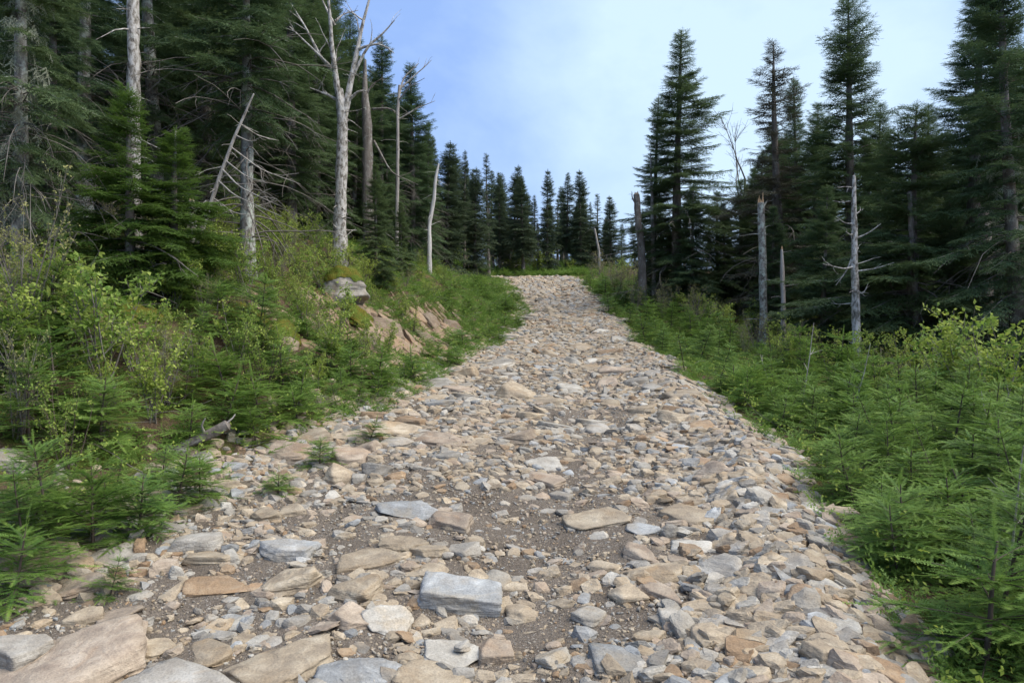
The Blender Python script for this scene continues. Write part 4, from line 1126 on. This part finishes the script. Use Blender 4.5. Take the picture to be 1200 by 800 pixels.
# ------------------------------------------------------------------ young firs
def sapling(seed, H, Rad, mats, whorl=.13, bare_top=.0):
    g = np.random.default_rng(seed); rr = random.Random(seed)
    tb = MB(); c = curve((0, 0, -.05), (g.normal(0, .06), g.normal(0, .06), 1), H + .05, 9, (0, 0, .2), .03, rr)
    tube(tb, c, np.linspace(.006 + .008 * H, .003, 9), 6)
    fb = MB(); P, D, U, Sc, TA = [], [], [], [], []
    def at(z): return np.array([np.interp(z, c[:, 2], c[:, i]) for i in (0, 1)] + [z])
    z = .05
    k = 0
    while z < H * .97:
        t = z / H
        L0 = Rad * ((1 - t) ** .75 * (.75 + .25 * min(1, t * 5)) + .10)
        nb = int(g.integers(5, 8)) if k % 2 == 0 else int(g.integers(2, 4))
        a0 = g.uniform(0, 6.28)
        for b in range(nb):
            a = a0 + b * 6.283 / nb + g.normal(0, .2); ln = L0 * g.uniform(.7, 1.1)
            el = -.05 + .75 * t + g.normal(0, .12)
            h = np.array([math.cos(a), math.sin(a), 0]); m = 5; s = np.linspace(0, 1, m)
            pts = at(z) + h * (s * ln * math.cos(el))[:, None] + np.array([0, 0, 1.]) * (s * ln * math.sin(el) - .16 * ln * s ** 2)[:, None]
            pts += np.cumsum(g.normal(0, .015 * ln, (m, 3)), 0) * s[:, None]
            tube(tb, pts, np.linspace(.002 + .004 * ln, .0015, m), 3, 0, 0, False)
            ns = max(2, int(ln / .05))
            for q in range(ns + 1):
                sq = .12 + .88 * q / ns
                i = min(int(sq * (m - 1)), m - 2); w = sq * (m - 1) - i
                p = pts[i] * (1 - w) + pts[i + 1] * w; ax = unit(pts[i + 1] - pts[i]); sd = unit(np.cross((0, 0, 1.), ax))
                P.append(p); D.append(ax + g.normal(0, .05, 3)); U.append((g.normal(0, .2), g.normal(0, .2), 1)); Sc.append(g.uniform(.075, .10)); TA.append((sq > .85) * .8 + .25 * sq)
                sl = min(.15, .5 * (1 - sq) * ln + .045) * g.uniform(.8, 1.15)
                for sg in (-1, 1):
                    an = rad(g.uniform(42, 62)); d = ax * math.cos(an) + sg * sd * math.sin(an) + np.array([0, 0, g.normal(.0, .1)])
                    u = (g.normal(0, .25), g.normal(0, .25), 1)
                    nsub = max(1, int(round(sl / .085)))
                    for e in range(nsub):
                        P.append(p + unit(d) * sl * e / nsub); D.append(d); U.append(u); Sc.append(min(.105, sl / nsub * 1.1)); TA.append((e == nsub - 1) * .35 + .3 * sq)
                    if sl > .10:
                        for s2 in (-1, 1):
                            d2 = unit(d) + s2 * unit(np.cross((0, 0, 1.), d)) * .8
                            P.append(p + unit(d) * sl * .45); D.append(d2); U.append(u); Sc.append(.06); TA.append(.4 + .3 * sq)
        z += whorl * g.uniform(.4, .62); k += 1
    for q in range(3):
        P.append(at(H * .9) + [0, 0, q * .04]); D.append((g.normal(0, .1), g.normal(0, .1), 1)); U.append((1, g.normal(0, 1), 0)); Sc.append(.08); TA.append(.7)
    place_templates(fb, SHOOT, P, D, U, Sc, g, 0, 0, TA)
    return tb.mesh('stem', [mats[1]]), fb.mesh('foliage', [mats[0]])
SAP = [(h, sapling(200 + i, h, r_, (M['fir'], M['stem']), wh)) for i, (h, r_, wh) in enumerate([(.9, .48, .15), (.7, .46, .14), (1.15, .50, .17), (.5, .40, .12), (.8, .55, .15), (.38, .34, .11)])]
saps = []
def put_sap(k, x, y, H, label=None, wid=1.0, tilt=.13):
    h0, (sm, fm) = SAP[k]; s = H / h0
    t = thing('young_fir', label, 'young fir', (x, y, hz(x, y) - .02), R_.uniform(0, 6.28), 'young firs along the trail')
    t.rotation_euler.x = R_.gauss(0, tilt); t.rotation_euler.y = R_.gauss(0, tilt)
    t.scale = (s * wid, s * wid, s)
    link('stem', sm, t); link('foliage', fm, t)
    return t
veg_marks = list(landmarks)
sp_pts = []
def sap_zone(n, fn, mind):
    k = tr = 0
    while k < n and tr < 12000:
        tr += 1
        x, y, H = fn()
        if abs(x) > .78 * y + .1: continue
        if any((a - x) ** 2 + (b - y) ** 2 < (mind * (.6 + .4 * q / .8)) ** 2 for a, b, q in sp_pts): continue
        if any((a - x) ** 2 + (b - y) ** 2 < (q * .9 + .06 + .12 * H) ** 2 for a, b, q in rocks): continue
        sp_pts.append((x, y, H)); k += 1
        i = R_.choice([0, 1, 2, 4]) if H > .62 else R_.choice([3, 5, 1])
        o = put_sap(i, x, y, H, None, R_.uniform(.95, 1.3))
        saps.append((o, ('waist-high' if H > .85 else 'knee-high' if H > .5 else 'low') + ' young fir', x, y, H))
def f_right_near():
    y = 2.6 + 8.5 * R_.random() ** 1.2; v = .30 + 3.6 * R_.random()
    return float(eR(y)) + v, y, min(.95, .32 + .24 * v * R_.uniform(.5, 1.2)) * R_.uniform(.6, 1.2)
def f_right_far():
    y = 9 + 27 * R_.random() ** 1.1; v = .12 + 2.2 * R_.random()
    return float(eR(y)) + v, y, R_.uniform(.45, .95)
def f_left_near():
    y = 3.9 + 6.6 * R_.random(); u = .10 + 3.0 * R_.random()
    return float(eL(y)) - u, y, min(.95, .30 + .26 * u) * R_.uniform(.75, 1.15)
def f_left_far():
    y = 9.0 + 23 * R_.random(); u = .02 + 1.9 * R_.random() ** 1.2
    return float(eL(y)) - u, y, R_.uniform(.28, .55)
for (px, py, H) in [(35, 668, .62), (110, 645, .55), (128, 700, .22), (160, 628, .42), (18, 705, .40), (235, 585, .36), (325, 578, .20), (375, 545, .26), (432, 518, .24), (60, 640, .7), (205, 600, .45), (1165, 740, .85), (1062, 655, .5), (1150, 790, .6), (350, 498, .4), (300, 520, .38)]:
    x, y = ground_px(px, py); o = put_sap(R_.choice([0, 1, 2, 4]) if H > .6 else R_.choice([3, 5, 1]), x, y, H, None, 1.2)
    sp_pts.append((x, y, H)); saps.append((o, ('knee-high' if H > .5 else 'low') + ' young fir', x, y, H))
sap_zone(108, f_right_near, .33)
sap_zone(58, f_right_far, .5)
sap_zone(34, f_left_near, .36)
sap_zone(52, f_left_far, .42)
label_by_place(saps, veg_marks, 'tallest')

sticks = []
for k in range(13):
    y = 3.6 + 9 * R_.random(); v = .5 + 3.0 * R_.random(); x = float(eR(y)) + v
    if abs(x) > .72 * y: continue
    mb = MB(); a = R_.uniform(0, 6.28); H = R_.uniform(.6, 1.25)
    c = curve((0, 0, -.05), (.35 * math.cos(a), .35 * math.sin(a), 1), H, 7, (0, 0, .1), .07); tube(mb, c, np.linspace(.009, .003, 7), 5)
    for q in range(5):
        i = R_.randrange(2, 6); b = R_.uniform(0, 6.28); tube(mb, curve(c[i], (math.cos(b), math.sin(b), .5), R_.uniform(.08, .25), 4, (0, 0, .1), .12), np.linspace(.004, .0015, 4), 3)
    o = link('dead_stick', mb.mesh('dead_stick', [M['dead'] if k % 3 else M['twig']]), None, (x, y, hz(x, y)))
    tag(o, None, 'dead stick', 'bare sticks in the thicket'); sticks.append((o, 'bare dead stick', x, y, H))
label_by_place(sticks, landmarks, 'tallest')

# ------------------------------------------------------------------ leafy and twiggy shrubs
def leaf_templates(g, n=6):
    out = []
    for k in range(n):
        V, T = [], []
        for q in range(3):
            a = g.uniform(0, 6.28); el = g.uniform(-.5, .7)
            d = np.array([math.cos(a) * math.cos(el), math.sin(a) * math.cos(el), math.sin(el)]); s = unit(np.cross(d, g.normal(0, 1, 3))); nn = np.cross(d, s)
            b = d * .15
            i = len(V); V += [b, b + d * .45 + s * .28 + nn * .08, b + d * 1.0 - nn * .08, b + d * .45 - s * .28 + nn * .08]; T += [(i, i + 1, i + 2), (i, i + 2, i + 3)]
        out.append((np.array(V), np.array(T)))
    return out
LEAF = leaf_templates(g0)
def shrub(seed, H, spread, nst, leafmat, leafsize, leafprob, stemmat, twigs=7):
    g = np.random.default_rng(seed); rr = random.Random(seed)
    sb = MB(); lb = MB(); P, Sc = [], []
    def leafs(c, dens):
        for i in range(1, len(c)):
            if g.random() < dens: P.append(c[i] + g.normal(0, .008, 3)); Sc.append(leafsize * g.uniform(.6, 1.25))
    for s in range(nst):
        a = g.uniform(0, 6.28); hh = H * g.uniform(.6, 1.05)
        c = curve((g.normal(0, .04), g.normal(0, .04), -.05), (math.cos(a) * spread, math.sin(a) * spread, 1), hh, 9, (0, 0, .35), .07, rr)
        tube(sb, c, np.linspace(.004 + .005 * H, .002, 9), 4, 0, 0, False); leafs(c[6:], leafprob)
        for q in range(twigs):
            i = int(g.integers(2, 8)); e = curve(c[i], unit(c[i] - c[i - 1]) + g.normal(0, .65, 3) * [1, 1, .6], hh * g.uniform(.18, .42) * (1.15 - i / 10), 6, (0, 0, .35), .10, rr)
            tube(sb, e, np.linspace(.003, .0014, 6), 3, 0, 0, False); leafs(e[1:], leafprob)
            for w in range(3):
                j = int(g.integers(1, 5)); f = curve(e[j], unit(e[j] - e[j - 1]) + g.normal(0, .7, 3), hh * g.uniform(.06, .17), 4, (0, 0, .3), .12, rr)
                tube(sb, f, np.linspace(.002, .001, 4), 3, 0, 0, False); leafs(f, leafprob)
    n = len(P)
    place_templates(lb, LEAF, P, g.normal(0, 1, (n, 3)), g.normal(0, 1, (n, 3)), Sc, g, 0, 0, g.random(n) ** 2)
    return sb.mesh('stem', [stemmat]), lb.mesh('foliage', [leafmat])
SHR = {
 'leafy': [(1.3, shrub(300 + i, 1.3, .35, 7, M['leaf'], .050, .75, M['twig'])) for i in range(3)],
 'sparse': [(1.4, shrub(310 + i, 1.4, .28, 6, M['leaf'], .044, .42, M['stem'])) for i in range(3)],
 'twiggy': [(1.5, shrub(320 + i, 1.5, .26, 9, M['bud'], .028, .42, M['twig'], 8)) for i in range(3)],
}
SHW = {'leafy': 'yellow-green leafy shrub', 'sparse': 'thin sparse-leaved shrub', 'twiggy': 'grey twiggy budding shrub'}
shr = []
def put_shrub(kind, x, y, H, label=None, wid=1.0):
    h0, (sm, lm) = R_.choice(SHR[kind]); s = H / h0
    t = thing('shrub', label, 'shrub', (x, y, hz(x, y) - .02), R_.uniform(0, 6.28), 'shrubs between trail and forest')
    t.scale = (s * wid, s * wid, s)
    link('stem', sm, t); link('foliage', lm, t)
    if not label: shr.append((t, SHW[kind], x, y, H))
    return t
def shrub_zone(n, fn, kinds, mind=.4):
    k = tr = 0; pts = []
    while k < n and tr < 6000:
        tr += 1; x, y, H = fn()
        if abs(x) > .74 * y: continue
        if any((a - x) ** 2 + (b - y) ** 2 < mind ** 2 for a, b in pts): continue
        if any((a - x) ** 2 + (b - y) ** 2 < (q + .1) ** 2 for a, b, q in rocks): continue
        pts.append((x, y)); k += 1; put_shrub(R_.choice(kinds), x, y, H, None, R_.uniform(.9, 1.25))
def z_bank():
    y = 4.6 + 12 * R_.random() ** 1.1; u = .9 + 4.2 * R_.random()
    return float(eL(y)) - u, y, R_.uniform(.45, 1.05)
def z_right():
    y = 9 + 24 * R_.random() ** 1.1; v = 1.9 + 3.6 * R_.random()
    return float(eR(y)) + v, y, R_.uniform(.65, 1.2)
def z_crest():
    y = 22 + 17 * R_.random(); v = .7 + 2.2 * R_.random()
    return float(eR(y)) + v, y, R_.uniform(.9, 1.6)
def z_upper():
    y = 8 + 16 * R_.random(); u = 1.8 + 3.2 * R_.random()
    return float(eL(y)) - u, y, R_.uniform(.4, .85)
def z_over():
    return R_.uniform(-3.5, 4.2), R_.uniform(42.5, 46), R_.uniform(.8, 1.5)
shrub_zone(52, z_upper, ['leafy', 'sparse', 'leafy', 'twiggy'], .4)
shrub_zone(18, z_over, ['leafy', 'sparse', 'twiggy'], .5)
shrub_zone(100, z_bank, ['leafy', 'leafy', 'sparse', 'leafy', 'twiggy'], .38)
shrub_zone(84, z_right, ['twiggy', 'twiggy', 'sparse', 'leafy', 'leafy'], .5)
shrub_zone(26, z_crest, ['twiggy', 'twiggy', 'sparse'], .6)
for (px, d, H, lab) in [(1150, 9.5, 1.75, 'large yellow-green shrub outermost in the thicket, in front of the stout dead trunk'), (1115, 10.3, 1.6, 'leafy shrub beside the large yellow-green one, in front of the dark thin dead trunk'), (1185, 9.0, 1.7, 'outermost leafy shrub at the foot of the drooping spruce')]:
    put_shrub('leafy', (px - 600) / F * d, d, H, lab, 1.05)
put_shrub('twiggy', (35 - 600) / F * 7.6, 7.6, 1.9, 'tall grey-stemmed shrub in front of the lichen-crusted trunk', .9)
put_shrub('leafy', (120 - 600) / F * 7.4, 7.4, 1.5, 'tall yellow-green shrub in front of the white birch trunk', 1.1)
label_by_place(shr, landmarks, 'tallest')

# ------------------------------------------------------------------ low growth and litter nobody could count
g = np.random.default_rng(90)
def scatter(n, fn):
    x, y = fn(g, n); m = np.abs(x) < .78 * y + .3
    for (a, b, q) in rocks: m &= ((x - a) ** 2 + (y - b) ** 2) > (q * .9) ** 2
    return x[m], y[m]
def off_trail(g, n):
    y = 2.6 + 40 * g.random(n) ** 1.5
    side = g.random(n) < .55
    u = .1 + 5.5 * g.random(n) ** 1.3
    return np.where(side, eL(y) - u, eR(y) + u), y
def left_turf(g, n):
    y = 8.5 + 30 * g.random(n); return eL(y) + .05 - 2.4 * g.random(n) ** 1.3, y
def right_turf(g, n):
    y = 3 + 35 * g.random(n) ** 1.2; return eR(y) + .05 + 3.2 * g.random(n), y
def upper_bank(g, n):
    y = 6 + 20 * g.random(n); return eL(y) - .8 - 5 * g.random(n), y
def over_crest(g, n):
    return g.uniform(-5, 6, n), g.uniform(41, 48, n)
mb = MB()
for fn, n, s0, s1 in ((upper_bank, 4200, .14, .30), (over_crest, 2600, .25, .5), (off_trail, 5200, .12, .26), (left_turf, 5200, .12, .24), (right_turf, 4200, .14, .30)):
    x, y = scatter(n, fn); m = fn is off_trail
    if fn is off_trail:
        k = n2(x, y, .8, 77, 3) > -.15; x, y = x[k], y[k]
    z = height(x, y)
    a = g.uniform(0, 6.28, len(x)); up = g.uniform(.2, 1.0, len(x))
    D = np.stack([np.cos(a), np.sin(a), up], 1)
    place_templates(mb, SPRAY, np.stack([x, y, z], 1), D, np.tile([0, 0, 1.], (len(x), 1)) + g.normal(0, .3, (len(x), 3)), g.uniform(s0, s1, len(x)) * (1 + .012 * y), g, 0, .3, g.random(len(x)) * .5)
tag(link('undergrowth', mb.mesh('undergrowth', [M['fir']])), kind='stuff')
mb = MB(); x, y = scatter(15000, off_trail); z = height(x, y) + .02 + .35 * g.random(len(x)) ** 2
place_templates(mb, LEAF, np.stack([x, y, z], 1), g.normal(0, 1, (len(x), 3)), g.normal(0, 1, (len(x), 3)), g.uniform(.02, .036, len(x)), g, 0, 0, g.random(len(x)) * .6)
tag(link('low_leaves', mb.mesh('low_leaves', [M['leaf']])), kind='stuff')
def forest_floor(g, n):
    y = 5 + 34 * g.random(n); u = .3 + 11 * g.random(n) ** 1.3
    return np.where(g.random(n) < .6, eL(y) - u, eR(y) + u), y
mb = MB(); x, y = scatter(3600, forest_floor); z = height(x, y)
for i in range(len(x)):
    a = R_.uniform(0, 6.28); ln = R_.uniform(.15, .6)
    c = curve((x[i], y[i], z[i] + .01), (math.cos(a), math.sin(a), R_.uniform(0, .35)), ln, 4, (0, 0, -.1), .15)
    tube(mb, c, np.linspace(.007, .002, 4), 3, 0, 0, False)
tag(link('twig_litter', mb.mesh('twig_litter', [M['twig']])), kind='stuff')
